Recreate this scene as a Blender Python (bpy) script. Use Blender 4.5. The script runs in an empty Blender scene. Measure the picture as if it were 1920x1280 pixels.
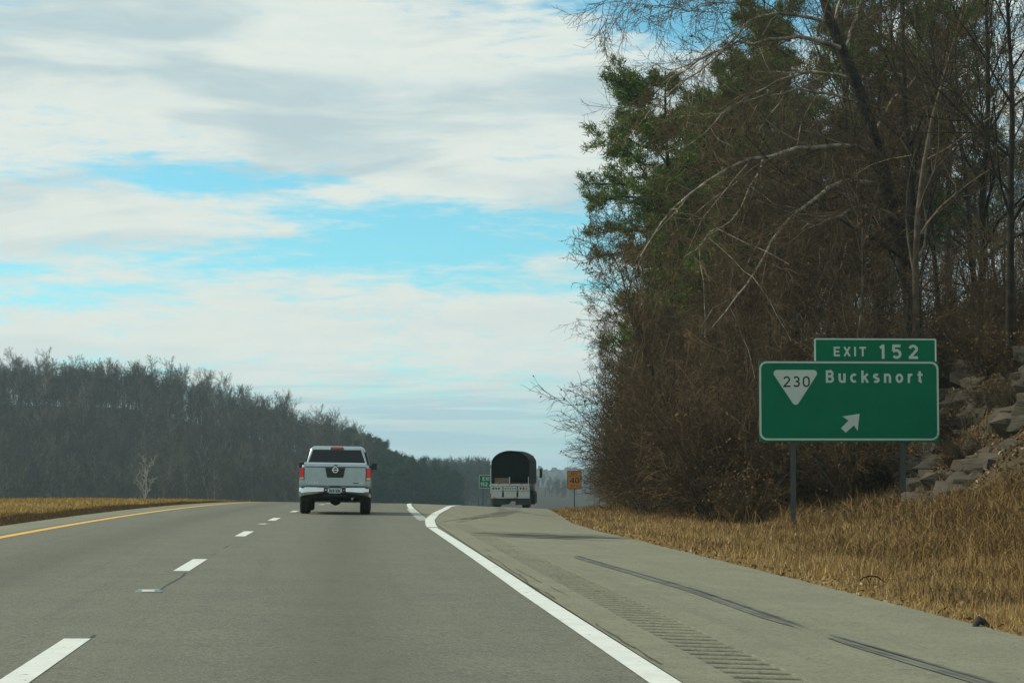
import bpy, bmesh, math, random
import numpy as np
from mathutils import Vector, Matrix

PI = math.pi
rng = np.random.default_rng(152)
random.seed(152)
scene = bpy.context.scene
COL = scene.collection

# ------------------------------------------------------------------ camera
FPX, VPX, VPY, EYE = 3868.0, 611.0, 859.0, 1.247      # focal length and vanishing point for a 1920 px wide frame
YAW = math.atan((960 - VPX) / FPX)
PIT = math.atan((VPY - 640) / FPX * math.cos(YAW))
fw = Vector((math.sin(YAW) * math.cos(PIT), math.cos(YAW) * math.cos(PIT), math.sin(PIT)))
rt = Vector((math.cos(YAW), -math.sin(YAW), 0))
up = rt.cross(fw)
cam_data = bpy.data.cameras.new('camera')
cam = bpy.data.objects.new('camera', cam_data)
COL.objects.link(cam)
cam.matrix_world = Matrix(((rt.x, up.x, -fw.x, 0), (rt.y, up.y, -fw.y, 0), (rt.z, up.z, -fw.z, EYE), (0, 0, 0, 1)))
cam_data.sensor_width = 36
cam_data.lens = FPX / 1920 * 36
cam_data.clip_start = 0.2
cam_data.clip_end = 9000
scene.camera = cam


def at(px, py, Y):
    """world point at forward distance Y that the photograph shows at pixel (px, py)"""
    d = fw + rt * ((px - 960) / FPX) - up * ((py - 640) / FPX)
    return Vector((0, 0, EYE)) + d * (Y / d.y)


# ------------------------------------------------------------------ sky, sun, exposure
SUN_AZ, SUN_EL = math.radians(-72), math.radians(41)
world = bpy.data.worlds.new('World')
scene.world = world
world.use_nodes = True
nt = world.node_tree
for n in list(nt.nodes):
    nt.nodes.remove(n)


class NG:
    """small helper to write node graphs"""
    def __init__(s, tree):
        s.t = tree

    def new(s, kind, **kw):
        n = s.t.nodes.new(kind)
        for k, v in kw.items():
            setattr(n, k, v)
        return n

    def put(s, sock, v):
        if isinstance(v, bpy.types.NodeSocket):
            s.t.links.new(v, sock)
        elif v is not None:
            sock.default_value = v

    def m(s, op, a, b=None, c=None, clamp=False):
        n = s.new('ShaderNodeMath', operation=op, use_clamp=clamp)
        s.put(n.inputs[0], a)
        if b is not None:
            s.put(n.inputs[1], b)
        if c is not None:
            s.put(n.inputs[2], c)
        return n.outputs[0]

    def noise(s, vec, scale, detail=4, rough=.55, dist=0, dim='3D'):
        n = s.new('ShaderNodeTexNoise', noise_dimensions=dim)
        s.put(n.inputs['Vector'], vec)
        n.inputs['Scale'].default_value = scale
        n.inputs['Detail'].default_value = detail
        n.inputs['Roughness'].default_value = rough
        n.inputs['Distortion'].default_value = dist
        return n.outputs['Fac']

    def mix(s, f, a, b, blend='MIX'):
        n = s.new('ShaderNodeMix', data_type='RGBA', blend_type=blend)
        s.put(n.inputs[0], f)
        s.put(n.inputs[6], (*a, 1) if isinstance(a, tuple) else a)
        s.put(n.inputs[7], (*b, 1) if isinstance(b, tuple) else b)
        return n.outputs[2]

    def step(s, v, lo, hi, a=0., b=1.):
        n = s.new('ShaderNodeMapRange', interpolation_type='SMOOTHSTEP')
        for i, q in enumerate((v, lo, hi, a, b)):
            s.put(n.inputs[i], q)
        return n.outputs[0]

    def xyz(s, v):
        n = s.new('ShaderNodeSeparateXYZ')
        s.put(n.inputs[0], v)
        return n.outputs

    def vec(s, x, y, z):
        n = s.new('ShaderNodeCombineXYZ')
        for i, q in enumerate((x, y, z)):
            s.put(n.inputs[i], q)
        return n.outputs[0]

    def scale(s, v, k):
        n = s.new('ShaderNodeVectorMath', operation='MULTIPLY')
        s.put(n.inputs[0], v)
        n.inputs[1].default_value = k
        return n.outputs[0]


g = NG(nt)
tc = g.new('ShaderNodeTexCoord').outputs['Generated']
dx, dy, dz = g.xyz(tc)
SKY_K = 0.11
# clear sky
sv = g.vec(dx, dy, g.m('MAXIMUM', g.m('ADD', dz, .05), .05))
sky = g.new('ShaderNodeTexSky', sky_type='NISHITA')
sky.sun_disc = False
sky.sun_elevation = SUN_EL
sky.sun_rotation = SUN_AZ % (2 * PI)
sky.air_density, sky.dust_density, sky.ozone_density = 1.0, .6, 1.5
g.put(sky.inputs['Vector'], sv)
clear = g.mix(1.0, sky.outputs[0], (.82, 1.52, 1.40), 'MULTIPLY')
# clouds: fields of direction, flattened towards the horizon
az = g.m('ARCTAN2', dx, dy)
el = g.m('ARCSINE', dz)
q = g.scale(tc, (1, 1, 4.6))
warp = g.noise(q, 3.0, 3)
big = g.noise(g.scale(tc, (1, 1, 3.2)), 6.0, 4, .5, .3)
det = g.noise(q, 17, 8, .60, .35)
fine = g.noise(g.scale(tc, (1, 1, 5.5)), 46, 7, .62, .3)


def blob(px, py, sx, sy, k):
    """soft opening (k < 0) or bank (k > 0) of the cloud cover"""
    a0, e0 = YAW + (px - 960) / FPX, (VPY - py) / FPX
    a = g.m('DIVIDE', g.m('SUBTRACT', az, a0), sx / FPX)
    b = g.m('DIVIDE', g.m('SUBTRACT', el, e0), sy / FPX)
    r2 = g.m('ADD', g.m('MULTIPLY', a, a), g.m('MULTIPLY', b, b))
    return g.m('MULTIPLY', g.m('EXPONENT', g.m('MULTIPLY', r2, -1.)), k)


cover = g.m('ADD', g.m('MULTIPLY', big, .50), g.m('ADD', g.m('MULTIPLY', det, .85), g.m('MULTIPLY', fine, .78)))
for b in ((760, 440, 330, 70, -.44), (420, 345, 230, 36, -.34), (300, 330, 110, 26, -.14), (1060, 420, 200, 55, -.10), (1330, 30, 200, 70, -.62),
          (1120, 30, 170, 30, -.12), (60, 575, 150, 16, -.20), (230, 548, 170, 12, -.24), (1050, 545, 130, 30, -.26), (800, 590, 80, 10, -.14), (400, 500, 130, 18, -.16), (40, 515, 120, 12, -.16),
          (300, 120, 900, 170, .24), (1000, 215, 500, 110, .20), (260, 400, 190, 26, .34), (120, 440, 300, 34, .20), (600, 610, 700, 70, .20),
          (1000, 690, 1600, 45, .05), (640, 368, 70, 13, .24), (532, 432, 40, 12, .26), (740, 340, 160, 22, .16), (980, 370, 180, 24, .16)):
    cover = g.m('ADD', cover, blob(*b))
dens = g.step(cover, .74, 1.20)
shade = g.noise(g.scale(tc, (1, 1, 5)), 8.5, 5, .5, .4)
sh = g.step(shade, .44, .66)
sh = g.m('MULTIPLY', sh, g.step(el, .07, .14, .25, 1.0))
soft = g.noise(g.scale(tc, (1, 1, 4)), 30, 6, .6, .4)
lit = g.mix(sh, (7.0, 7.55, 7.05), (4.6, 5.8, 6.05))
lit = g.mix(g.m('MULTIPLY', g.step(soft, .42, .7), .30), lit, (5.6, 6.9, 7.0))
low = g.noise(g.scale(tc, (1, 1, 22)), 9.0, 5, .55, .3)
lowband = g.m('MULTIPLY', g.step(low, .44, .60), g.step(el, .016, .052, 1., 0.))
skycol = g.mix(dens, clear, lit)
skycol = g.mix(g.m('MULTIPLY', lowband, .8), skycol, (3.7, 5.9, 6.6))
# towards the horizon the air pales everything
hz = g.step(el, -.01, .035, .75, 0.)
skycol = g.mix(hz, skycol, (4.4, 6.2, 6.7))
bg = g.new('ShaderNodeBackground')
g.put(bg.inputs[0], skycol)
bg.inputs[1].default_value = SKY_K
wo = g.new('ShaderNodeOutputWorld')
nt.links.new(bg.outputs[0], wo.inputs[0])

sun_d = bpy.data.lights.new('sun', 'SUN')
sun_d.energy = 3.1
sun_d.angle = math.radians(1.2)
sun_d.color = (1.0, .92, .72)
sun = bpy.data.objects.new('sun', sun_d)
COL.objects.link(sun)
sdir = Vector((math.sin(SUN_AZ) * math.cos(SUN_EL), math.cos(SUN_AZ) * math.cos(SUN_EL), math.sin(SUN_EL)))
sun.rotation_euler = sdir.to_track_quat('Z', 'Y').to_euler()
sun.location = sdir * 60

vs = scene.view_settings
vs.view_transform = 'Standard'
vs.look = 'None'
vs.exposure = 0.0
vs.gamma = 1.0
vs.use_curve_mapping = False
scene.render.engine = 'CYCLES'
scene.cycles.use_denoising = True
scene.cycles.max_bounces = 6
scene.cycles.diffuse_bounces = 3
scene.cycles.volume_bounces = 1
scene.cycles.transparent_max_bounces = 8


# ------------------------------------------------------------------ materials
def new_mat(name):
    m = bpy.data.materials.new(name)
    m.use_nodes = True
    t = m.node_tree
    b = t.nodes['Principled BSDF']
    return m, NG(t), b


def plain(name, col, rough=.6, metal=0., var=.12, scale=6., spec=.5, bump=0., each=0.):
    """one colour with a little uneven wear"""
    m, g, b = new_mat(name)
    co = g.new('ShaderNodeTexCoord').outputs['Object']
    n = g.noise(co, scale, 5)
    lo = tuple(c * (1 - var) for c in col)
    hi = tuple(min(1, c * (1 + var)) for c in col)
    cc = g.mix(g.step(n, .3, .7), lo, hi)
    if each:        # plant to plant: from dark brown to pale grey-tan
        r_ = g.new('ShaderNodeObjectInfo').outputs['Random']
        cc = g.mix(r_, g.mix(1., cc, (1 - each, 1 - each * 1.05, 1 - each * 1.2), 'MULTIPLY'), g.mix(1., cc, (1 + each, 1 + each * 1.05, 1 + each * 1.1), 'MULTIPLY'))
    g.put(b.inputs['Base Color'], cc)
    b.inputs['Roughness'].default_value = rough
    b.inputs['Metallic'].default_value = metal
    b.inputs['Specular IOR Level'].default_value = spec
    if bump:
        bn = g.new('ShaderNodeBump')
        bn.inputs['Distance'].default_value = bump
        g.put(bn.inputs['Height'], g.noise(co, scale * 3, 5))
        g.put(b.inputs['Normal'], bn.outputs[0])
    return m


def island(name, cols, rough=.8, trans=0.):
    """colour varies from blade to blade / leaf to leaf"""
    m, g, b = new_mat(name)
    r = g.new('ShaderNodeNewGeometry').outputs['Random Per Island']
    ramp = g.new('ShaderNodeValToRGB')
    e = ramp.color_ramp.elements
    while len(e) < len(cols):
        e.new(.5)
    for i, c in enumerate(cols):
        e[i].position = i / (len(cols) - 1)
        e[i].color = (*c, 1)
    g.put(ramp.inputs[0], r)
    g.put(b.inputs['Base Color'], ramp.outputs[0])
    b.inputs['Roughness'].default_value = rough
    b.inputs['Specular IOR Level'].default_value = .2
    return m


def asphalt(name, a, b_, speck, lane=False):
    m, g, b = new_mat(name)
    co = g.new('ShaderNodeTexCoord').outputs['Object']
    X, Y, Z = g.xyz(co)
    blot = g.noise(co, .9, 5, .6)
    long = g.noise(g.vec(g.m('MULTIPLY', X, 3.2), g.m('MULTIPLY', Y, .07), 0), 1.0, 4)
    grain = g.noise(co, 55, 2, .7)
    peb = g.noise(co, 24, 3, .7)
    col = g.mix(g.step(blot, .32, .68), a, b_)
    col = g.mix(g.m('MULTIPLY', g.step(long, .5, .75), .42), col, tuple(c * .68 for c in a))
    col = g.mix(g.m('MULTIPLY', g.step(grain, .50, .68), .7), col, speck)
    col = g.mix(g.m('MULTIPLY', g.step(peb, .52, .68), .75), col, tuple(c * .45 for c in a))
    mott = g.noise(co, 5.5, 4, .65)
    col = g.mix(g.m('MULTIPLY', g.step(mott, .5, .72), .35), col, tuple(c * .60 for c in a))
    if lane:       # oil-darkened strip in the middle of each lane, paler polished wheel paths
        u = g.m('SUBTRACT', X, g.m('MULTIPLY', g.m('MULTIPLY', Y, Y), 2.17e-4))
        for c0 in (.08, -3.6):
            d = g.m('DIVIDE', g.m('SUBTRACT', u, c0), .55)
            k = g.m('EXPONENT', g.m('MULTIPLY', g.m('MULTIPLY', d, d), -1))
            col = g.mix(g.m('MULTIPLY', k, .42), col, tuple(c * .62 for c in a))
    g.put(b.inputs['Base Color'], col)
    b.inputs['Roughness'].default_value = .86
    b.inputs['Specular IOR Level'].default_value = .25
    bn = g.new('ShaderNodeBump')
    bn.inputs['Distance'].default_value = .006
    bn.inputs['Strength'].default_value = .7
    g.put(bn.inputs['Height'], g.noise(co, 60, 3, .7))
    g.put(b.inputs['Normal'], bn.outputs[0])
    return m


def paint(name, col, base, worn=.55):
    m, g, b = new_mat(name)
    co = g.new('ShaderNodeTexCoord').outputs['Object']
    n = g.noise(co, 5, 6, .65)
    f = g.noise(g.scale(co, (14, 5, 5)), 1, 6, .7)
    c = g.mix(g.step(n, .35, .7), col, tuple(q * .86 for q in col))
    c = g.mix(g.m('MULTIPLY', g.step(f, worn, worn + .09), .8), c, base)
    g.put(b.inputs['Base Color'], c)
    b.inputs['Roughness'].default_value = .7
    return m


M = {}
M['lane'] = asphalt('lane_asphalt', (.118, .122, .092), (.138, .141, .106), (.29, .29, .23), True)
M['shoulder'] = asphalt('shoulder_asphalt', (.168, .168, .118), (.206, .202, .140), (.31, .29, .20))
M['white_paint'] = paint('white_road_paint', (.66, .68, .63), (.15, .15, .13), .60)
M['worn_paint'] = paint('worn_road_paint', (.55, .57, .52), (.15, .15, .13), .52)
M['yellow_paint'] = paint('yellow_road_paint', (.72, .40, .055), (.16, .14, .10), .70)
M['rubber'] = plain('tyre_rubber', (.018, .019, .019), .8, var=.25)
M['black'] = plain('black_plastic', (.012, .013, .013), .55)
M['under'] = plain('grimy_underbody', (.02, .02, .018), .8, var=.4)
M['silver'] = plain('silver_car_paint', (.39, .45, .455), .27, .7, .04, 3, .5)
M['chrome'] = plain('chrome', (.62, .66, .64), .16, 1., .05, 3)
M['glass'] = plain('tinted_glass', (.012, .016, .017), .08, 0, .05, 3, .35)
M['red_lens'] = plain('red_lens', (.80, .035, .012), .22, 0, .1, 30)
M['dark_lens'] = plain('dark_lens', (.05, .008, .007), .3, 0, .2, 30)
M['pale_lens'] = plain('pale_lens', (.62, .55, .46), .25)
M['amber'] = plain('amber_marker', (.6, .22, .03), .3)
M['plate'] = plain('plate_blue_white', (.36, .45, .44), .5, var=.2, scale=30)
M['plate_ink'] = plain('plate_ink', (.03, .06, .08), .6)
M['green'] = plain('sign_green', (.0005, .140, .066), .6, 0, .06, 1.2, .12)
M['sign_white'] = plain('sign_white', (.46, .54, .48), .6, 0, .05, 2, .2)
M['sign_black'] = plain('sign_black', (.012, .012, .012), .6)
M['sign_yellow'] = plain('sign_amber', (.50, .20, .018), .6, 0, .1, 3)
M['galv'] = plain('galvanised_steel', (.055, .068, .062), .55, .35, .15, 5)
M['tarp'] = plain('black_tarpaulin', (.0035, .004, .004), .9, 0, .3, 2, .1)
M['white_metal'] = plain('white_painted_metal', (.46, .50, .47), .5, 0, .1, 4)
M['grey_metal'] = plain('grey_metal', (.22, .25, .24), .5, .3, .15, 4)
M['ply'] = plain('plywood', (.17, .12, .07), .7, 0, .25, 8)
M['bark'] = plain('grey_brown_bark', (.105, .083, .055), .95, 0, .4, 3, .2, .02, .45)
M['dark_bark'] = plain('dark_bark', (.030, .025, .018), .95, 0, .4, 3, .2, .02)
M['twig'] = plain('brown_twig', (.100, .069, .038), .95, 0, .45, .5, .15, 0., .65)
M['twig_grey'] = plain('grey_twig', (.105, .083, .054), .95, 0, .45, .5, .15, 0., .6)
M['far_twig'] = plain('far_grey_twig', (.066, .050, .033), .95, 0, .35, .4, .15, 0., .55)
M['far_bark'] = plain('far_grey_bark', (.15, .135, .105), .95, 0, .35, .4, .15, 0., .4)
M['needle'] = island('pine_needles', [(.036, .085, .022), (.080, .150, .030), (.14, .20, .036), (.24, .235, .05)], .75)
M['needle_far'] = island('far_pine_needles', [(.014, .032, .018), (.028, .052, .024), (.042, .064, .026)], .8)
M['dead_leaf'] = island('dead_leaves', [(.05, .032, .016), (.11, .064, .026), (.17, .10, .042), (.09, .052, .022)], .85)
M['litter'] = island('leaf_litter', [(.09, .05, .02), (.22, .12, .035), (.30, .20, .09), (.16, .09, .035), (.42, .36, .25), (.10, .06, .03), (.20, .12, .05)], .85)
M['grass'] = island('dry_grass', [(.31, .19, .072), (.50, .335, .135), (.64, .46, .21), (.42, .27, .10), (.22, .15, .06), (.15, .12, .045), (.35, .20, .075), (.12, .08, .04)], .8)
M['weeds'] = island('dry_weeds', [(.105, .062, .023), (.175, .104, .036), (.26, .158, .055), (.135, .080, .027), (.36, .24, .095), (.085, .053, .023), (.20, .115, .038)], .85)
M['median'] = island('median_grass', [(.32, .21, .065), (.54, .37, .12), (.44, .29, .085), (.24, .16, .055), (.50, .31, .09)], .85)
M['bank'] = island('brown_bank_grass', [(.075, .048, .022), (.13, .085, .038), (.19, .125, .055)], .85)


def ground_mat():
    m, g, b = new_mat('ground_soil')
    co = g.new('ShaderNodeTexCoord').outputs['Object']
    n1 = g.noise(co, .35, 6, .6)
    n2 = g.noise(co, 3.5, 6, .65)
    c = g.mix(g.step(n1, .35, .65), (.060, .044, .025), (.098, .070, .036))
    c = g.mix(g.step(n2, .42, .66), c, (.045, .032, .018))
    at_ = g.new('ShaderNodeAttribute', attribute_name='zone').outputs['Fac']
    # zone 0 leaf litter under the trees, 1 dry grass
    gold = g.mix(g.step(n2, .35, .7), (.25, .175, .068), (.17, .115, .045))
    c = g.mix(g.m('MAXIMUM', at_, 0.), c, gold)
    # zone -1: the floor of the far woods
    c = g.mix(g.m('MAXIMUM', g.m('MULTIPLY', at_, -1.), 0.), c, g.mix(n2, (.030, .026, .020), (.055, .046, .034)))
    g.put(b.inputs['Base Color'], c)
    b.inputs['Roughness'].default_value = .95
    b.inputs['Specular IOR Level'].default_value = .1
    bn = g.new('ShaderNodeBump')
    bn.inputs['Distance'].default_value = .08
    g.put(bn.inputs['Height'], n2)
    g.put(b.inputs['Normal'], bn.outputs[0])
    return m


def rock_mat():
    m, g, b = new_mat('limestone')
    co = g.new('ShaderNodeTexCoord').outputs['Object']
    r = g.new('ShaderNodeObjectInfo').outputs['Random']
    X, Y, Z = g.xyz(co)
    n = g.noise(co, 2.5, 6, .65)
    s = g.noise(g.vec(X, Y, g.m('MULTIPLY', Z, 7)), 1.6, 5, .6)
    c = g.mix(g.step(n, .35, .68), (.022, .019, .012), (.060, .050, .033))
    c = g.mix(g.m('MULTIPLY', g.step(s, .5, .62), .6), c, (.04, .036, .026))
    c = g.mix(g.m('MULTIPLY', r, .6), c, (.10, .075, .045))
    g.put(b.inputs['Base Color'], c)
    b.inputs['Roughness'].default_value = .9
    bn = g.new('ShaderNodeBump')
    bn.inputs['Distance'].default_value = .06
    g.put(bn.inputs['Height'], s)
    g.put(b.inputs['Normal'], bn.outputs[0])
    return m


M['ground'] = ground_mat()
M['rock'] = rock_mat()
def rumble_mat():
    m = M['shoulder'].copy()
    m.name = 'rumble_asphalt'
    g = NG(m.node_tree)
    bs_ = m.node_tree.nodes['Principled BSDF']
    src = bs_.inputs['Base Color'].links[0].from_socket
    d_ = g.new('ShaderNodeAttribute', attribute_name='groove_shade_dirt').outputs['Fac']
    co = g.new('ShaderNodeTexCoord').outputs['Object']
    g.put(bs_.inputs['Base Color'], g.mix(g.m('MULTIPLY', g.step(d_, .05, .6), g.step(g.noise(co, 9, 4, .7), .3, .6, .35, .95)), src, (.050, .050, .038)))  # groove bottoms darkened in the colour, as shade as well as dirt
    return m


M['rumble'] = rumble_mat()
M['rubbermark'] = plain('rubber_mark', (.085, .087, .074), .9, 0, .5, 3)
M['rubbermark_pale'] = plain('faint_rubber_mark', (.115, .118, .098), .9, 0, .3, 3)
M['tar'] = plain('tar_crack', (.045, .046, .040), .9, 0, .4, 9)


# ------------------------------------------------------------------ object helpers
def tag(o, label=None, cat=None, group=None, kind=None):
    if label: o['label'] = label
    if cat: o['category'] = cat
    if group: o['group'] = group
    if kind: o['kind'] = kind
    return o


def empty(name, loc, rz=0., label=None, cat=None, group=None):
    o = bpy.data.objects.new(name, None)
    o.empty_display_size = .3
    COL.objects.link(o)
    o.location = loc
    o.rotation_euler = (0, 0, rz)
    return tag(o, label, cat, group)


def link(name, me, parent=None, mat=None, kind=None):
    o = bpy.data.objects.new(name, me)
    COL.objects.link(o)
    if parent is not None:
        o.parent = parent
    if mat is not None and not me.materials:
        me.materials.append(M[mat])
    if kind:
        o['kind'] = kind
    return o


def mesh_np(name, V, F):
    """mesh from numpy arrays; F is (n,3) or (n,4)"""
    me = bpy.data.meshes.new(name)
    V = np.asarray(V, np.float32)
    F = np.asarray(F, np.int32)
    k = F.shape[1]
    me.vertices.add(len(V))
    me.vertices.foreach_set('co', V.ravel())
    me.loops.add(F.size)
    me.loops.foreach_set('vertex_index', F.ravel())
    me.polygons.add(len(F))
    me.polygons.foreach_set('loop_start', np.arange(0, F.size, k, dtype=np.int32))
    me.update(calc_edges=True)
    return me


def smooth(o):
    o.data.polygons.foreach_set('use_smooth', [True] * len(o.data.polygons))
    return o


class MB:
    """collects boxes, lofts and prisms into ONE mesh object"""
    def __init__(s):
        s.bm = bmesh.new()

    def quad(s, pts):
        vs = [s.bm.verts.new(p) for p in pts]
        s.bm.faces.new(vs)
        return s

    def box(s, x0, x1, y0, y1, z0, z1, bev=0.):
        s.loft([[(x0, y0, z0), (x1, y0, z0), (x1, y1, z0), (x0, y1, z0)], [(x0, y0, z1), (x1, y0, z1), (x1, y1, z1), (x0, y1, z1)]])
        return s

    def loft(s, rings, caps=True):
        R = [[s.bm.verts.new(p) for p in r] for r in rings]
        n = len(R[0])
        for a, b in zip(R, R[1:]):
            for i in range(n):
                s.bm.faces.new((a[i], a[(i + 1) % n], b[(i + 1) % n], b[i]))
        if caps:
            s.bm.faces.new(R[0][::-1])
            s.bm.faces.new(R[-1])
        return s

    def cyl(s, c, axis, r, h, n=20, r2=None):
        """cylinder centred on c along axis 0/1/2"""
        r2 = r if r2 is None else r2
        rings = []
        for k, rr in ((-.5, r), (.5, r2)):
            ring = []
            for i in range(n):
                a = 2 * PI * i / n
                p = [0, 0, 0]
                p[axis] = k * h
                p[(axis + 1) % 3] = rr * math.cos(a)
                p[(axis + 2) % 3] = rr * math.sin(a)
                ring.append((c[0] + p[0], c[1] + p[1], c[2] + p[2]))
            rings.append(ring)
        return s.loft(rings)

    def lathe(s, c, axis, prof, n=24):
        """closed profile of (radius, along axis) turned about an axis"""
        R = []
        for i in range(n):
            a = 2 * PI * i / n
            ring = []
            for r, h in prof:
                p = [0, 0, 0]
                p[axis] = h
                p[(axis + 1) % 3] = r * math.cos(a)
                p[(axis + 2) % 3] = r * math.sin(a)
                ring.append(s.bm.verts.new((c[0] + p[0], c[1] + p[1], c[2] + p[2])))
            R.append(ring)
        m = len(prof)
        for i in range(n):
            a, b = R[i], R[(i + 1) % n]
            for j in range(m):
                s.bm.faces.new((a[j], b[j], b[(j + 1) % m], a[(j + 1) % m]))
        return s

    def prism(s, poly, axis, a, b):
        """2-D polygon extruded along an axis from a to b (poly in the other two axes, in order)"""
        def P(uv, t):
            p = [0, 0, 0]
            p[axis] = t
            o = [i for i in (0, 1, 2) if i != axis]
            p[o[0]], p[o[1]] = uv
            return tuple(p)
        return s.loft([[P(q, a) for q in poly], [P(q, b) for q in poly]])

    def build(s, name, mat, parent=None, bevel=0., smooth_=False, seg=2):
        bmesh.ops.recalc_face_normals(s.bm, faces=s.bm.faces[:])
        if bevel:
            bmesh.ops.bevel(s.bm, geom=[e for e in s.bm.edges if len(e.link_faces) == 2 and e.calc_face_angle(0) > .35],
                            offset=bevel, segments=seg, profile=.6, affect='EDGES', clamp_overlap=True)
        me = bpy.data.meshes.new(name)
        bmesh.ops.triangulate(s.bm, faces=[f for f in s.bm.faces if len(f.verts) > 4])
        s.bm.to_mesh(me)
        s.bm.free()
        o = link(name, me, parent, mat)
        if smooth_:
            smooth(o)
        return o


def copy_tree(o, parent=None):
    c = o.copy()
    COL.objects.link(c)
    c.parent = parent
    for ch in list(o.children):
        copy_tree(ch, c)
    return c
# ------------------------------------------------------------------ road geometry: a crest, a gentle right bend, an exit ramp
CRV, DROP = 2.17e-4, 9.5e-5


def Xc(Y):
    Y = np.maximum(np.asarray(Y, float), 0)
    return np.where(Y < 250, CRV * Y * Y, CRV * 250 ** 2 + 2 * CRV * 250 * (Y - 250))


def Zc(Y):
    Y = np.maximum(np.asarray(Y, float), 0)
    z = np.where(Y < 200, -DROP * Y * Y, -DROP * 200 ** 2 - 2 * DROP * 200 * (Y - 200))
    return np.where(Y > 380, -3.8 - .038 * 180 - 6 * (1 - np.exp(-(Y - 380) / 150.)), z)


def zroad(X, Y):
    u = X - Xc(Y)
    return Zc(Y) - np.where(u < 1.95, .014 * u, .014 * 1.95 + .04 * (np.minimum(u, 12) - 1.95))


RL_Y = [-40, 0, 20, 36, 43, 45.5, 50.5, 61, 75, 88, 101, 125, 141, 175, 220, 320]
RL_X = [1.9, 1.9, 1.98, 2.14, 2.22, 2.31, 2.54, 3.24, 4.33, 5.25, 6.3, 8.45, 10.1, 15.2, 24, 50]
E_Y = [-40, 0, 40, 45.2, 54, 70, 90, 110, 141, 175, 220, 320]
E_U = [5.56, 5.56, 5.9, 5.95, 6.4, 7.9, 9.8, 11.8, 15.4, 21, 30, 56]


def RL(Y): return np.interp(Y, RL_Y, RL_X)
def ER(Y):
    Y = np.asarray(Y, float)
    return np.where(Y < 40, 5.56 + Xc(Y), np.interp(Y, E_Y, E_U))
def EL(Y): return -6.55 + Xc(Y)


F_Y = [-40, 0, 20, 35, 54, 66, 80, 100, 120, 140, 170, 220, 320]
F_X = [8.5, 8.5, 8.7, 9.3, 12.0, 12.2, 12.6, 13.8, 16.0, 19.5, 28, 44, 80]
def FOOT(Y): return np.interp(Y, F_Y, F_X)


def n2(x, y, s, seed=0):
    """cheap smooth value noise, vectorised"""
    x = np.asarray(x, float) / s + seed * 17.3
    y = np.asarray(y, float) / s + seed * 9.1
    xi, yi = np.floor(x), np.floor(y)
    fx, fy = x - xi, y - yi
    fx, fy = fx * fx * (3 - 2 * fx), fy * fy * (3 - 2 * fy)
    def h(a, b):
        v = np.sin(a * 127.1 + b * 311.7) * 43758.5453
        return v - np.floor(v)
    return (h(xi, yi) * (1 - fx) + h(xi + 1, yi) * fx) * (1 - fy) + (h(xi, yi + 1) * (1 - fx) + h(xi + 1, yi + 1) * fx) * fy - .5


def sstep(a, b, x):
    t = np.clip((np.asarray(x, float) - a) / (b - a), 0, 1)
    return t * t * (3 - 2 * t)


def hill_right(X, Y):
    r = X - FOOT(Y)
    rr = np.maximum(r, 0)
    steep = np.interp(Y, [0, 40, 50, 64, 72, 400], [.45, .6, 1.05, 1.05, .55, .5])
    h = .22 * np.minimum(rr, 4.2) + steep * np.clip(rr - 4.2, 0, 3.8) + .42 * np.clip(rr - 8, 0, 13) + .10 * np.clip(rr - 21, 0, 10) - .25 * np.clip(rr - 34, 0, 60)
    amp = np.interp(Y, [-40, 0, 20, 110, 150, 190, 250], [.8, .9, 1, 1, .75, .4, 0])
    h = np.maximum(h, -4) * amp
    return h + (n2(X, Y, 2.2, 1) * .35 + n2(X, Y, .8, 2) * .16) * sstep(1, 6, r) * amp


RIDGE_X = [-900, -300, -150, -104, -58, -38, -21, -4.5, 12, 34, 70]
RIDGE_Z = [34, 31, 22, 17.5, 15.5, 11.5, 6.5, 1.0, -4, -16, -24]


def hill_left(X, Y):
    top = np.interp(X, RIDGE_X, RIDGE_Z)
    base = Zc(Y)
    f = sstep(465, 640, Y) * (1 - sstep(660, 900, Y))
    return np.maximum(top - base, 0) * f + n2(X, Y, 30, 4) * 2 * f


def ground_z(X, Y):
    X = np.asarray(X, float)
    Y = np.asarray(Y, float)
    er, el = ER(Y), EL(Y)
    # right of the pavement
    e = np.maximum(X - er, 0)
    zr = zroad(er, Y) - .03 - .035 * np.minimum(e, 5) - .05 * sstep(.0, .5, e)
    zr = zr + hill_right(X, Y) + n2(X, Y, 1.1, 5) * .07 * sstep(.2, 1.5, e)
    zr = np.where(Y > 200, zr - (Y - 200) * .0, zr)
    # left of it
    e2 = np.maximum(el - X, 0)
    zl = zroad(el, Y) - .04 + .01 * sstep(.2, 1.2, e2) + .12 * sstep(1.8, 6, e2) + n2(X, Y, 1.4, 6) * .05 * sstep(.3, 1.5, e2)
    zl = zl + hill_left(X, Y)
    z = np.where(X > (er + el) / 2, zr, zl)
    mid = Zc(Y)
    # far country: a valley and a last ridge
    far = sstep(320, 480, Y)
    zf = np.where(X < 90, zl, 0)
    zr_far = mid + hill_left(X, Y)
    z = z * (1 - far) + zr_far * far
    z = z - 34 * sstep(1250, 2000, Y) + 26 * sstep(2100, 2550, Y) * (1 - sstep(2600, 3100, Y)) + n2(X, Y, 260, 8) * 10 * sstep(2000, 2500, Y)
    z = z - 50 * sstep(2700, 3600, Y)
    return z


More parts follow.
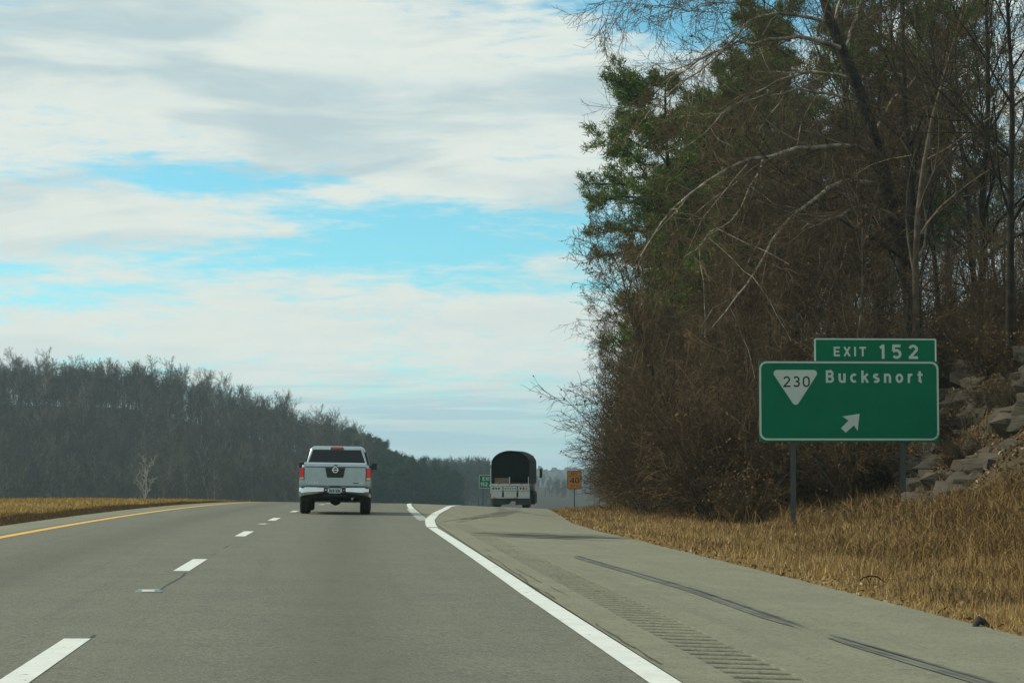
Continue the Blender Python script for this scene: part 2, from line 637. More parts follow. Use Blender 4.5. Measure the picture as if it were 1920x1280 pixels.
def build_ground():
    Ys = np.concatenate([np.arange(-60, 8, 8.), np.arange(8, 130, .7), np.arange(130, 260, 3.), np.arange(260, 460, 12), np.arange(460, 900, 8), np.arange(900, 3700, 60)])
    off = np.concatenate([[.0, .06, .25], np.arange(.6, 22, .45), np.arange(22, 60, 2.), np.arange(60, 200, 8), np.array([220, 300, 400, 600, 900, 1400, 2000])])
    lo = np.concatenate([[.0, .06, .25], np.arange(.6, 14, .6), np.arange(14, 60, 3.), np.arange(60, 240, 7), np.array([260, 320, 420, 600, 900, 1400, 2000])])
    nL, nR = len(lo), len(off)
    rows = []
    for Y in Ys:
        er, el_ = float(ER(Y)), float(EL(Y))
        xs = np.concatenate([(el_ - lo)[::-1], [el_ + .3, er - .3], er + off])
        rows.append(xs)
    X = np.array(rows)
    YY = np.repeat(Ys[:, None], X.shape[1], 1)
    Z = ground_z(X, YY)
    far = YY > 420
    for j in (nL, nL + 1):       # the strip beneath the pavement lies lower
        Z[:, j] = np.where(far[:, j], Z[:, j], zroad(X[:, j], Ys) - .30)
    for j in (nL - 1, nL + 2):   # the edge itself
        Z[:, j] = np.where(far[:, j], Z[:, j], zroad(X[:, j], Ys) - .045)
    H, W = X.shape
    V = np.stack([X, YY, Z], -1).reshape(-1, 3)
    i = np.arange(H - 1)[:, None] * W + np.arange(W - 1)[None]
    F = np.stack([i, i + 1, i + W + 1, i + W], -1).reshape(-1, 4)
    me = mesh_np('ground', V, F)
    zone = np.where(X > 0, 1 - sstep(-1.5, 2.5, X - FOOT(YY)), sstep(.8, 2.0, EL(YY) - X) * .9 + .1)
    zone = np.where(YY > 380, -1, zone)
    a = me.attributes.new('zone', 'FLOAT', 'POINT')
    a.data.foreach_set('value', zone.ravel().astype(np.float32))
    o = link('ground', me, None, 'ground', 'structure')
    smooth(o)
    return o


build_ground()


def ribbon(name, mat, parent, Ys, left, right, lift=0., cols=1, zf=None):
    """strip of surface between two lateral lines"""
    Ys = np.asarray(Ys, float)
    t = np.linspace(0, 1, cols + 1)
    X = left[:, None] * (1 - t) + right[:, None] * t
    YY = np.repeat(Ys[:, None], cols + 1, 1)
    Z = (zf or zroad)(X, YY) + lift
    H, W = X.shape
    V = np.stack([X, YY, Z], -1).reshape(-1, 3)
    i = np.arange(H - 1)[:, None] * W + np.arange(W - 1)[None]
    F = np.stack([i, i + 1, i + W + 1, i + W], -1).reshape(-1, 4)
    return link(name, mesh_np(name, V, F), parent, mat)


YR = np.arange(-30, 330.1, 1.0)
u0 = Xc(YR)
GAP = 2.02                                         # joint between lane and shoulder
road = ribbon('road', 'lane', None, YR, u0 - 5.75, u0 + GAP - .012, 0, 10)
road['kind'] = 'structure'
lsh = ribbon('left_shoulder', 'shoulder', None, YR, u0 - 6.62, u0 - 5.765, -.004, 2)
lsh['kind'] = 'structure'
# right shoulder and ramp, with the milled rumble strip left out as far as it runs
sh_root = ribbon('road_shoulder', 'shoulder', None, YR, u0 + GAP + .012, u0 + 2.40, -.003, 2)
sh_root['kind'] = 'structure'
ribbon('outer_pavement', 'shoulder', sh_root, YR, u0 + 2.85, ER(YR) + .05, -.003, 8)
YB = np.arange(48, 330.1, 1.0)
ribbon('rumble_end', 'shoulder', sh_root, YB, Xc(YB) + 2.40, Xc(YB) + 2.85, -.003, 2)
rs = np.concatenate([np.arange(-30, 6.01, 1.0), np.arange(6 + .02, 48.001, .3048 / 10)])
rs[-1] = 48.0


def rumble_z(X, Y):
    ph = np.mod(Y + 100, .3048) / .3048
    d = -.024 * np.clip(1 - ((ph - .5) / .33) ** 2, 0, 1)
    u = X - Xc(Y)
    return zroad(X, Y) + np.where((Y > 6) & (Y < 47), d, 0) * np.clip((u - 2.405) / .02, 0, 1) * np.clip((2.845 - u) / .02, 0, 1)


t_ = np.array([2.40, 2.43, 2.63, 2.82, 2.85])
Xr = Xc(rs)[:, None] + t_[None]
Yr = np.repeat(rs[:, None], 5, 1)
Vr = np.stack([Xr, Yr, rumble_z(Xr, Yr) - .003], -1).reshape(-1, 3)
ir = np.arange(len(rs) - 1)[:, None] * 5 + np.arange(4)[None]
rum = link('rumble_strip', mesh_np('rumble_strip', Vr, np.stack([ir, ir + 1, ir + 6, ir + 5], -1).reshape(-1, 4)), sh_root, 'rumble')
da = rum.data.attributes.new('groove_shade_dirt', 'FLOAT', 'POINT')
da.data.foreach_set('value', np.clip((zroad(Xr, Yr) - rumble_z(Xr, Yr)) / .024, 0, 1).ravel().astype(np.float32))  # groove depth drives the painted shade and dirt
# dark filled joint between lane and shoulder
ribbon('joint', 'tar', road, YR, u0 + GAP - .014, u0 + GAP + .014, -.012)

# ---- painted lines
DASH0 = 14.5
for i in range(-1, 16):
    y1 = DASH0 + 12.19 * i
    y0 = y1 - 3.05
    ys = np.unique(np.concatenate([[y0, y1], np.arange(math.ceil(y0), y1, 1.0)]))
    ribbon('lane_dash', 'white_paint', road, ys, Xc(ys) - 1.83, Xc(ys) - 1.65, .004)
ribbon('yellow_edge_line', 'yellow_paint', road, YR, u0 - 5.56, u0 - 5.37, .004, 2)
ys = np.concatenate([np.arange(-10, 43.1, 1.0)])
ribbon('white_edge_line', 'white_paint', road, ys, RL(ys) - .095, RL(ys) + .095, .004, 2)
ys = np.concatenate([np.arange(43.25, 46, .5), np.arange(46, 240, 1.0)])
sl = np.gradient(RL(ys), ys)
hw = .115 * np.sqrt(1 + sl ** 2)
ribbon('ramp_edge_line', 'white_paint', sh_root, ys, RL(ys) - hw, RL(ys) + hw, .008, 2)
y0 = 50.0
k = 0
while y0 < 72:                                       # the main line starts again as short worn bars
    ln = .55 + .07 * k
    ys = np.array([y0, y0 + ln])
    ribbon('worn_edge_bar', 'worn_paint', road, ys, Xc(ys) + 1.72 - .02 * (k % 3), Xc(ys) + 1.97, .004)
    y0 += ln + max(.10, .42 - .03 * k)
    k += 1
ys = np.arange(72.3, 250, 1.0)
ribbon('white_edge_line', 'white_paint', road, ys, Xc(ys) + 1.77, Xc(ys) + 1.97, .004, 2)


def jitter_line(name, mat, parent, ya, yb, uf, w, amp, lift=.003, gaps=0.):
    """an irregular crack or mark made of short runs"""
    ys = np.arange(ya, yb, .12)
    j = np.cumsum(rng.normal(0, amp, len(ys)))
    j = j - np.linspace(j[0], j[-1], len(j))
    ww = w * (.35 + rng.random(len(ys)))
    u = np.array([uf(y) for y in ys]) + j
    keep = n2(ys, ys * 0, 1.3, 11) > gaps
    V, Fq = [], []
    for a in range(len(ys) - 1):
        if not keep[a]:
            continue
        b = len(V)
        for k in (a, a + 1):
            x0 = float(Xc(ys[k])) + u[k] - ww[k] / 2
            x1 = x0 + ww[k]
            V += [(x0, ys[k], float(zroad(x0, ys[k])) + lift), (x1, ys[k], float(zroad(x1, ys[k])) + lift)]
        Fq.append((b, b + 1, b + 3, b + 2))
    if Fq:
        return link(name, mesh_np(name, V, Fq), parent, mat)


jitter_line('crack', 'tar', road, 14.6, 23.4, lambda y: -1.66, .022, .003, gaps=-.12)
jitter_line('crack', 'tar', road, 26.8, 33, lambda y: -1.66, .016, .003, gaps=.02)
jitter_line('crack', 'tar', sh_root, 9, 30, lambda y: 2.10 + .012 * math.sin(y * 1.7) + .006 * math.sin(y * 5.1), .016, .004, gaps=-.34)
jitter_line('crack', 'tar', sh_root, 16, 34, lambda y: 2.22 + .02 * math.sin(y * .7), .010, .004, gaps=.05)


def skid(ya, yb, uf, w, lines, mat='rubbermark', parent=None, lift=.004):
    """rubber streaks: several thin lines side by side that start and fade raggedly"""
    ys = np.arange(ya, yb, .25)
    V, Fq = [], []
    for k in range(lines):
        o = (k / max(1, lines - 1) - .5) * w
        lw = w / lines * ((.25 + .45 * rng.random()) if lines > 1 else .6)
        rag = 0 if lines == 1 else 1
        a, b = int(len(ys) * .22 * rng.random() * rag), int(len(ys) * (1 - .25 * rng.random() * rag))
        idx = range(a, b)
        keep = n2(ys, ys * 0 + k * 7 + w * 90, 1.7, 13 + k) > (-.30 if lines > 1 else -.46)
        for q, i in enumerate(idx):
            if i + 1 >= len(ys) or not keep[i]:
                continue
            s = len(V)
            for m in (i, i + 1):
                tap = min(1, (m - a + .3) / 4, (b - m + .3) / 4)
                x0 = float(Xc(ys[m])) + uf(ys[m]) + o - lw * tap / 2
                x1 = x0 + lw * tap
                V += [(x0, ys[m], float(zroad(x0, ys[m])) + lift), (x1, ys[m], float(zroad(x1, ys[m])) + lift)]
            Fq.append((s, s + 1, s + 3, s + 2))
    return link('skid_mark', mesh_np('skid_mark', V, Fq), parent, mat)


su = lambda y: np.interp(y, [8, 12.5, 14, 16.2, 21.8, 30.2], [4.12, 4.03, 3.95, 3.83, 3.79, 3.41])
for (ya, yb) in ((9, 16.0), (16.4, 30.2)):
    for off, wd, mt in ((-.058, .026, 'rubbermark'), (.058, .034, 'rubbermark'), (-.012, .012, 'rubbermark'), (.02, .012, 'rubbermark'), (.0, .10, 'rubbermark_pale')):
        skid(ya + rng.uniform(0, .3), yb - rng.uniform(0, .8), lambda y, o=off: su(y) + o + .006 * math.sin(y * 1.3 + o * 40), wd * 1.7, 1, mt, sh_root, .005 if mt == 'rubbermark' else .0035)
# curved scuffs across the throat of the ramp, near the lorry
for (pts, w, nl, mt) in (
        ([(47.0, 2.6), (60, 4.6), (75, 6.5), (96, 8.2)], .35, 5, 'rubbermark_pale'),
        ([(50, 2.9), (62, 5.2), (78, 7.2), (100, 9.2)], .30, 5, 'rubbermark_pale'),
        ([(62, 7.2), (72, 7.0), (84, 7.2), (100, 8.2)], .30, 5, 'rubbermark_pale')):
    yy, xx = [p[0] for p in pts], [p[1] for p in pts]
    skid(yy[0], yy[-1], (lambda y, yy=yy, xx=xx: np.interp(y, yy, xx) - float(Xc(y))), w, nl, mt, sh_root)


def cross_scuff():
    """dark smear of rubber that runs across the shoulder into the grass"""
    V, Fq = [], []
    for k in range(44):
        x0 = 2.6 + 2.6 * rng.random() ** 1.2
        L = .6 + 1.6 * rng.random()
        y = 39.6 + (x0 - 2.6) * .25 + rng.normal(0, .85)
        wd = .03 + .09 * rng.random()
        n = 8
        sl = .04 + .22 * rng.random()
        s = len(V)
        for i in range(n + 1):
            x = x0 + L * i / n
            x = min(x, float(ER(y)) - .02)
            yy = y + sl * L * i / n * .6
            tp = math.sin(PI * (i + .25) / (n + .5)) * wd
            for d in (-tp, tp):
                V.append((x, yy + d, float(zroad(x, yy + d)) + .003 + .0006 * k / 4))
        for i in range(n):
            Fq.append((s + 2 * i, s + 2 * i + 2, s + 2 * i + 3, s + 2 * i + 1))
    link('rubber_smear', mesh_np('rubber_smear', V, Fq), sh_root, 'rubbermark')


cross_scuff()


def marker(y, u=-1.74):
    """low snow-ploughable pavement reflector"""
    x = float(Xc(y)) + u
    z = float(zroad(x, y)) + .003
    mb = MB()
    mb.loft([[(x - .13, y - .11, z), (x + .13, y - .11, z), (x + .13, y + .11, z), (x - .13, y + .11, z)],
             [(x - .10, y - .03, z + .022), (x + .10, y - .03, z + .022), (x + .10, y + .03, z + .022), (x - .10, y + .03, z + .022)]])
    o = mb.build('pavement_reflector', 'grey_metal', road)
    lens = MB()
    lens.quad([(x - .06, y - .095, z + .006), (x + .06, y - .095, z + .006), (x + .06, y - .045, z + .0205), (x - .06, y - .045, z + .0205)])
    lens.build('lens', 'pale_lens', o)


for y in (19.8, 44.2, 68.6, 93):
    marker(y)

# ------------------------------------------------------------------ haze
hz_mat = bpy.data.materials.new('haze_air')
hz_mat.use_nodes = True
ht = hz_mat.node_tree
for n in list(ht.nodes):
    ht.nodes.remove(n)
pv = ht.nodes.new('ShaderNodeVolumePrincipled')
pv.inputs['Color'].default_value = (.60, .84, .97, 1)
pv.inputs['Density'].default_value = 2.0e-4
pv.inputs['Anisotropy'].default_value = .2
ho = ht.nodes.new('ShaderNodeOutputMaterial')
ht.links.new(pv.outputs[0], ho.inputs['Volume'])
hm = MB()
hm.box(-2700, 2700, -90, 3720, -150, 52)
hm.bm.verts.ensure_lookup_table()
haze = hm.build('haze', None)
haze.data.materials.append(hz_mat)
haze['kind'] = 'stuff'
# ------------------------------------------------------------------ sign lettering built from strokes (cap height 1)
def arc(cx, cy, rx, ry, a0, a1, n=10):
    return [(cx + rx * math.cos(math.radians(a0 + (a1 - a0) * i / n)), cy + ry * math.sin(math.radians(a0 + (a1 - a0) * i / n))) for i in range(n + 1)]


GLYPH = {   # advance-free: (width, strokes)
    'E': (.62, [[(.09, 0), (.09, 1)], [(.18, .91), (.62, .91)], [(.18, .5), (.55, .5)], [(.18, .09), (.62, .09)]]),
    'X': (.74, [[(.1, 0), (.64, 1)], [(.1, 1), (.64, 0)]]),
    'I': (.18, [[(.09, 0), (.09, 1)]]),
    'T': (.66, [[(0, .91), (.66, .91)], [(.33, 0), (.33, .82)]]),
    'M': (.84, [[(.09, 0), (.09, 1)], [(.75, 0), (.75, 1)], [(.12, .93), (.42, .28), (.72, .93)]]),
    'P': (.64, [[(.09, 0), (.09, 1)], [(.18, .91), (.36, .91)] + arc(.36, .68, .2, .23, 90, -90) + [(.18, .45)]]),
    'H': (.70, [[(.09, 0), (.09, 1)], [(.61, 0), (.61, 1)], [(.18, .5), (.52, .5)]]),
    'A': (.74, [[(.09, 0), (.37, .97), (.65, 0)], [(.2, .28), (.54, .28)]]),
    'N': (.70, [[(.09, 0), (.09, 1)], [(.61, 0), (.61, 1)], [(.12, .92), (.58, .08)]]),
    '0': (.66, [arc(.33, .66, .24, .25, 0, 180, 8) + arc(.33, .34, .24, .25, 180, 360, 8) + [(.57, .66)]]),
    '1': (.34, [[(.22, 0), (.22, 1)], [(.02, .76), (.2, .92)]]),
    '2': (.64, [arc(.32, .68, .23, .23, 165, -20, 10) + [(.10, .09)], [(.02, .09), (.64, .09)]]),
    '3': (.64, [arc(.31, .71, .22, .20, 150, -75, 9) + [(.26, .51)], [(.26, .53)] + arc(.31, .30, .24, .21, 75, -150, 10)]),
    '4': (.70, [[(.52, 0), (.52, 1)], [(.48, .94), (.08, .33), (.70, .33)]]),
    '5': (.64, [[(.58, .91), (.12, .91), (.10, .53)], [(.08, .54)] + arc(.31, .34, .24, .25, 110, -145, 12)]),
    'B': (.66, [[(.09, 0), (.09, 1)], [(.18, .91), (.36, .91)] + arc(.36, .715, .18, .195, 90, -90, 8) + [(.18, .52)], [(.18, .515), (.38, .515)] + arc(.38, .30, .19, .215, 90, -90, 8) + [(.18, .09)]]),
    'u': (.58, [[(.09, .75), (.09, .32)] + arc(.29, .28, .20, .20, 180, 360, 8)[1:] + [(.49, .32)], [(.49, .75), (.49, 0)]]),
    'c': (.54, [arc(.31, .375, .22, .285, 48, 312, 14)]),
    'k': (.58, [[(.09, 0), (.09, 1)], [(.52, .73), (.14, .34)], [(.26, .42), (.53, .02)]]),
    's': (.52, [arc(.27, .53, .18, .135, 40, 255, 8) + arc(.26, .225, .19, .145, 75, -145, 8)]),
    'n': (.58, [[(.09, 0), (.09, .75)], [(.09, .42)] + arc(.29, .46, .20, .20, 180, 0, 8)[1:] + [(.49, 0)]]),
    'o': (.62, [arc(.31, .375, .22, .285, 0, 360, 20)]),
    'r': (.42, [[(.09, 0), (.09, .75)], [(.09, .40)] + arc(.30, .42, .20, .24, 175, 70, 6)]),
    't': (.44, [[(.19, .95), (.19, .22)] + arc(.34, .22, .15, .14, 180, 275, 5), [(0, .66), (.42, .66)]]),
}


def strip(bm, pts, w, y, O, sx, sy):
    """one mitred stroke, as a thin raised bar facing -Y"""
    P = [Vector((p[0] * sx, p[1] * sy)) for p in pts]
    n = len(P)
    closed = (P[0] - P[-1]).length < 1e-5 and n > 3
    L, R = [], []
    for i in range(n):
        a = P[i] - P[i - 1] if i else (P[-1] - P[-2] if closed else None)
        b = P[i + 1] - P[i] if i < n - 1 else (P[1] - P[0] if closed else None)
        a = a if a is not None else b
        b = b if b is not None else a
        a, b = a.normalized(), b.normalized()
        t = (a + b)
        t = t.normalized() if t.length > 1e-6 else a
        nn = Vector((-t.y, t.x))
        k = 1 / max(.5, nn.dot(Vector((-a.y, a.x))))
        L.append(P[i] + nn * w / 2 * k)
        R.append(P[i] - nn * w / 2 * k)
    vs = [(bm.verts.new((O[0] + l.x, y, O[1] + l.y)), bm.verts.new((O[0] + r.x, y, O[1] + r.y))) for l, r in zip(L, R)]
    for p, q_ in zip(vs, vs[1:]):
        bm.faces.new((p[0], p[1], q_[1], q_[0]))


def text(word, x0, x1, z0, cap, y, name, mat, parent, w=.175, sw=None):
    """letters from x0 to x1 (spread evenly), each a part"""
    wd = [GLYPH[c][0] for c in word]
    k = cap if sw is None else sw
    gap = ((x1 - x0) - sum(wd) * k) / max(1, len(word) - 1)
    x = x0
    for c, cw in zip(word, wd):
        bm = bmesh.new()
        for j, s in enumerate(GLYPH[c][1]):
            strip(bm, s, w * cap, y - .0004 * j, (x, z0), k, cap)
        bmesh.ops.recalc_face_normals(bm, faces=bm.faces[:])
        for f in bm.faces:
            if f.normal.y > 0:
                f.normal_flip()
        me = bpy.data.meshes.new(name)
        bm.to_mesh(me)
        bm.free()
        link(name, me, parent, mat)
        x += cw * k + gap


def rr(x0, x1, z0, z1, r, n=6, corners=(1, 1, 1, 1)):
    """rounded rectangle outline, counter-clockwise from the lower left"""
    out = []
    for (cx, cz, a, c) in ((x0 + r, z0 + r, 180, corners[0]), (x1 - r, z0 + r, 270, corners[1]), (x1 - r, z1 - r, 0, corners[2]), (x0 + r, z1 - r, 90, corners[3])):
        if c:
            out += arc(cx, cz, r, r, a, a + 90, n)
        else:
            out += [(x0 if cx == x0 + r else x1, z0 if cz == z0 + r else z1)] * (n + 1)
    return out


def ring(name, outer, inner, y, mat, parent):
    V = [(p[0], y, p[1]) for p in outer] + [(p[0], y, p[1]) for p in inner]
    n = len(outer)
    F = [(i, (i + 1) % n, n + (i + 1) % n, n + i) for i in range(n)]
    return link(name, mesh_np(name, V, F), parent, mat)


def flat(name, poly, y, mat, parent):
    bm = bmesh.new()
    f = bm.faces.new([bm.verts.new((p[0], y, p[1])) for p in poly])
    f.normal_update()
    if f.normal.y > 0:
        f.normal_flip()
    bmesh.ops.triangulate(bm, faces=bm.faces[:])
    me = bpy.data.meshes.new(name)
    bm.to_mesh(me)
    bm.free()
    return link(name, me, parent, mat)


# ---- the large exit sign
SY = 54.0
S = SY / FPX * 1.034                                            # metres per photograph pixel there
o_ = at(1424, 828, SY)
sign = empty('exit_sign', (o_.x, SY, 0), math.radians(-1.5), 'large green exit sign reading Bucksnort with a 230 triangle and white arrow', 'road sign')
zb = o_.z
W, H = 336 * S, 151 * S
MB().box(0, W, 0, .035, zb, zb + H).build('panel', 'green', sign, .006)
ring('border', rr(.004, W - .004, zb + .045, zb + H - .006, 14 * S), rr(.004 + 3.6 * S, W - .004 - 3.6 * S, zb + .045 + 3.4 * S, zb + H - .006 - 3.4 * S, 11 * S), -.003, 'sign_white', sign)
bx0, bx1 = (1527 - 1424) * S, (1756.5 - 1424) * S
zt = zb + H + .006
th = 43 * S
MB().box(bx0, bx1, .002, .034, zt, zt + th).build('exit_number_panel', 'green', sign, .006)
ring('border', rr(bx0 + .004, bx1 - .004, zt + .001, zt + th - .005, 3 * S, 4, (0, 0, 1, 1)), rr(bx0 + .004 + 3 * S, bx1 - .004 - 3 * S, zt + .002, zt + th - .005 - 2.8 * S, 1.4 * S, 4, (0, 0, 1, 1)), -.001, 'sign_white', sign)


def px(x): return (x - 1424) * S
def pz(y): return zb + (828 - y) * S


text('EXIT', px(1563.6), px(1624), pz(667.6), 17.8 * S, -.002, 'letter', 'sign_white', sign, .19, 17.8 * S * 1.05)
text('152', px(1650), px(1721.5), pz(672), 26.6 * S, -.002, 'letter', 'sign_white', sign, .19, 26.6 * S * 1.05)
text('Bucksnort', px(1548.5), px(1730), pz(717.2), 23.2 * S, -.004, 'letter', 'sign_white', sign, .185, 23.2 * S * .98)


def tri_round(pts, r):
    out = []
    n = len(pts)
    for i in range(n):
        p, a, b = Vector(pts[i]), Vector(pts[i - 1]), Vector(pts[(i + 1) % n])
        u, v = (a - p).normalized(), (b - p).normalized()
        ang = u.angle(v)
        d = r / math.tan(ang / 2)
        c = p + (u + v).normalized() * (r / math.sin(ang / 2))
        s0, s1 = p + u * d, p + v * d
        a0 = math.atan2(s0.y - c.y, s0.x - c.x)
        a1 = math.atan2(s1.y - c.y, s1.x - c.x)
        da = (a1 - a0 + PI) % (2 * PI) - PI
        out += [(c.x + r * math.cos(a0 + da * t / 6), c.y + r * math.sin(a0 + da * t / 6)) for t in range(7)]
    return out


shield = flat('route_shield', tri_round([(px(1445.5), pz(693.5)), (px(1491.8), pz(764)), (px(1537.5), pz(693.5))], 6.5 * S), -.004, 'sign_white', sign)
text('230', px(1468.5), px(1519), pz(726), 21.3 * S, -.007, 'numeral', 'sign_black', shield, .135, 21.3 * S * 1.02)
arrow = [(710, 523), (697, 631), (674, 596), (622, 642), (592, 614), (640, 566), (603, 540)]
flat('arrow', [(px(1400 + a / 3.368), pz(620 + b / 3.368)) for a, b in arrow], -.004, 'sign_white', sign)
for (xa, yb_, yt_) in ((1487.5, 1003, 800), (1692.5, 962, 800)):
    c = (px(xa), .09)
    wx = o_.x + c[0]
    gz = float(ground_z(wx, SY + .1)) - .4
    mb = MB()
    for a, b in ((-.062, .062),):        # wide-flange post: two flanges and a web
        mb.box(c[0] + a, c[0] + b, c[1] - .052, c[1] - .042, gz, zb + H * .96)
        mb.box(c[0] + a, c[0] + b, c[1] + .062, c[1] + .072, gz, zb + H * .96)
        mb.box(c[0] - .006, c[0] + .006, c[1] - .0415, c[1] + .0615, gz, zb + H * .96)
    mb.build('post', 'galv', sign)
    for z in (zb + .25, zb + H * .55, zb + H * .9):
        MB().box(c[0] - .12, c[0] + .12, .0355, .0475 - .01, z, z + .06).build('bracket', 'galv', sign)

sign.scale = (1, 1, .984)
sign.location.z = zb * .016

# ---- small signs beyond the crest
GY = 172.0
s = GY / FPX
o2 = at(898, 915, GY)
gore = empty('gore_sign', (o2.x, GY, 0), 0, 'small green EXIT 152 sign in the gore, half hidden behind the lorry', 'road sign')
z2 = o2.z
w2, h2 = 31 * s, 25 * s
MB().box(0, w2, 0, .03, z2, z2 + h2).build('panel', 'green', gore, .004)
ring('border', rr(.005, w2 - .005, z2 + .005, z2 + h2 - .005, .09), rr(.045, w2 - .045, z2 + .045, z2 + h2 - .045, .06), -.003, 'sign_white', gore)
text('EXIT', w2 * .22, w2 * .80, z2 + h2 * .58, h2 * .26, -.004, 'letter', 'sign_white', gore, .19)
text('152', w2 * .10, w2 * .52, z2 + h2 * .17, h2 * .28, -.004, 'letter', 'sign_white', gore, .19)
flat('arrow', [(w2 * (.60 + .30 * a), z2 + h2 * (.15 + .30 * b)) for a, b in ((1, 1), (.9, .15), (.68, .42), (.2, 0), (0, .2), (.42, .66), (.15, .88))], -.004, 'sign_white', gore)
for fx in (.25, .75):
    gz = float(ground_z(o2.x + w2 * fx, GY)) - .3
    MB().box(w2 * fx - .04, w2 * fx + .04, .034, .10, min(gz, z2 - 1.5), z2 + h2 * .9).build('post', 'galv', gore)

AY = 140.0
s = AY / FPX
o3 = at(1063.5, 916.5, AY)
adv = empty('advisory_speed_sign', (o3.x, AY, 0), math.radians(-3), 'orange-yellow exit speed sign reading 40 beside the brush at the ramp edge', 'road sign')
z3 = o3.z
w3, h3 = 27 * s, 34.5 * s
MB().box(0, w3, 0, .02, z3, z3 + h3).build('panel', 'sign_yellow', adv, .004)
ring('border', rr(.012, w3 - .012, z3 + .012, z3 + h3 - .012, .07), rr(.048, w3 - .048, z3 + .048, z3 + h3 - .048, .04), -.003, 'sign_black', adv)
text('EXIT', w3 * .27, w3 * .73, z3 + h3 * .76, h3 * .13, -.003, 'letter', 'sign_black', adv, .19)
MB().box(.05, w3 - .05, -.0035, -.0015, z3 + h3 * .69, z3 + h3 * .705).build('divider', 'sign_black', adv)
text('40', w3 * .18, w3 * .84, z3 + h3 * .32, h3 * .30, -.003, 'numeral', 'sign_black', adv, .19, h3 * .37)
text('MPH', w3 * .25, w3 * .75, z3 + h3 * .13, h3 * .11, -.003, 'letter', 'sign_black', adv, .19)
gz = float(ground_z(o3.x + w3 / 2, AY)) - .3
MB().box(w3 / 2 - .035, w3 / 2 + .035, .022, .09, min(gz, z3 - 1.6), z3 + h3 * .9).build('post', 'galv', adv)


# ------------------------------------------------------------------ the silver pickup
def make_wheel(parent, x, y, r, w, side, dual=False):
    wh = empty('wheel', (x, y, r))
    wh.parent = parent
    t = MB()
    hw_ = w / 2
    t.lathe((0, 0, 0), 0, [(r * .60, -hw_ * .9), (r * .9, -hw_), (r * .97, -hw_ * .82), (r, -hw_ * .6), (r, -hw_ * .1), (r * .985, -hw_ * .08), (r * .985, hw_ * .08),
                           (r, hw_ * .1), (r, hw_ * .6), (r * .97, hw_ * .82), (r * .9, hw_), (r * .60, hw_ * .9)], 28)
    smooth(t.build('tyre', 'rubber', wh))
    d = MB()
    d.lathe((0, 0, 0), 0, [(.02, side * hw_ * .45), (r * .18, side * hw_ * .62), (r * .24, side * hw_ * .5), (r * .52, side * hw_ * .62), (r * .595, side * hw_ * .9), (r * .595, -side * hw_ * .9), (.02, -side * hw_ * .3)], 20)
    d.build('rim', 'grey_metal', wh)
    return wh


PY = 57.0
pk = empty('pickup_truck', (.25, PY, float(Zc(PY)) - .005), -2 * CRV * PY, 'silver four-door pickup truck driving ahead in the middle lane', 'pickup truck')
pk['label'] = 'silver pickup truck with red tail lights driving ahead on the highway'
pk.rotation_euler[1] = .014
# body sides as one extruded profile with open wheel arches
prof = [(.06, .60), (.55, .56)] + [(1.17 + .47 * math.cos(math.radians(a)), .42 + .47 * math.sin(math.radians(a))) for a in np.linspace(163, 17, 11)] + \
       [(1.85, .50), (4.15, .50)] + [(4.72 + .47 * math.cos(math.radians(a)), .42 + .47 * math.sin(math.radians(a))) for a in np.linspace(165, 15, 11)] + \
       [(5.35, .52), (5.68, .56), (5.72, .95), (5.60, 1.14), (5.0, 1.24), (4.25, 1.27), (1.98, 1.30), (1.94, 1.36), (.10, 1.36), (.06, .98)]
bd = MB()


def xs_(z):
    return float(np.interp(z, [.5, .62, .95, 1.2, 1.36], [.94, .985, 1.0, .975, .90]))


bd.loft([[(sx * xs_(z) * f, y, z) for (y, z) in prof] for sx, f in ((-1, 1), (1, 1))])
body = bd.build('body', 'silver', pk, .025, False, 2)
smooth(body)
# cab shell: lower ring at the belt, upper at the roof
cb = MB()
cab_lo = [(-.90, 1.96), (.90, 1.96), (.93, 3.6), (.90, 4.45), (-.90, 4.45), (-.93, 3.6)]
cab_mid = [(-.74, 2.16), (.74, 2.16), (.78, 3.1), (.72, 3.62), (-.72, 3.62), (-.78, 3.1)]
cab_hi = [(-.64, 2.24), (.64, 2.24), (.68, 3.0), (.62, 3.5), (-.62, 3.5), (-.68, 3.0)]
cb.loft([[(x, y, 1.28) for x, y in cab_lo], [(x, y, 1.83) for x, y in cab_mid], [(x, y, 1.895) for x, y in cab_hi]])
smooth(cb.build('cab', 'silver', pk, .03))


def pane(name, q, n, mat='glass', off=.012, parent=pk, th=.01):
    """thin pane offset along n from four corners"""
    n = Vector(n).normalized()
    a = [tuple(Vector(p) + n * off) for p in q]
    b = [tuple(Vector(p) + n * (off - th)) for p in q]
    mb = MB()
    mb.loft([b, a])
    return mb.build(name, mat, parent)


def on_back(x, z):          # the rear slope of the cab
    t = (z - 1.28) / .55
    return (x, 1.96 + .20 * t, z)


pane('rear_window', [on_back(-.815, 1.39), on_back(.815, 1.39), on_back(.675, 1.785), on_back(-.675, 1.785)], (0, -1, .36), off=.022)
for sx in (-1, 1):
    def on_side(y, z, sx=sx):
        t = (z - 1.28) / .55
        return (sx * (.925 - .155 * t), y, z)
    pane('side_window', [on_side(2.22, 1.36), on_side(3.02, 1.36), on_side(2.98, 1.74), on_side(2.36, 1.74)], (sx, 0, .28), off=.02)
    pane('side_window', [on_side(3.10, 1.36), on_side(4.02, 1.36), on_side(3.55, 1.74), on_side(3.06, 1.74)], (sx, 0, .28), off=.03)
pane('windscreen', [(-.8, 4.37, 1.34), (.8, 4.37, 1.34), (.66, 3.72, 1.77), (-.66, 3.72, 1.77)], (0, .55, .8), off=.02)
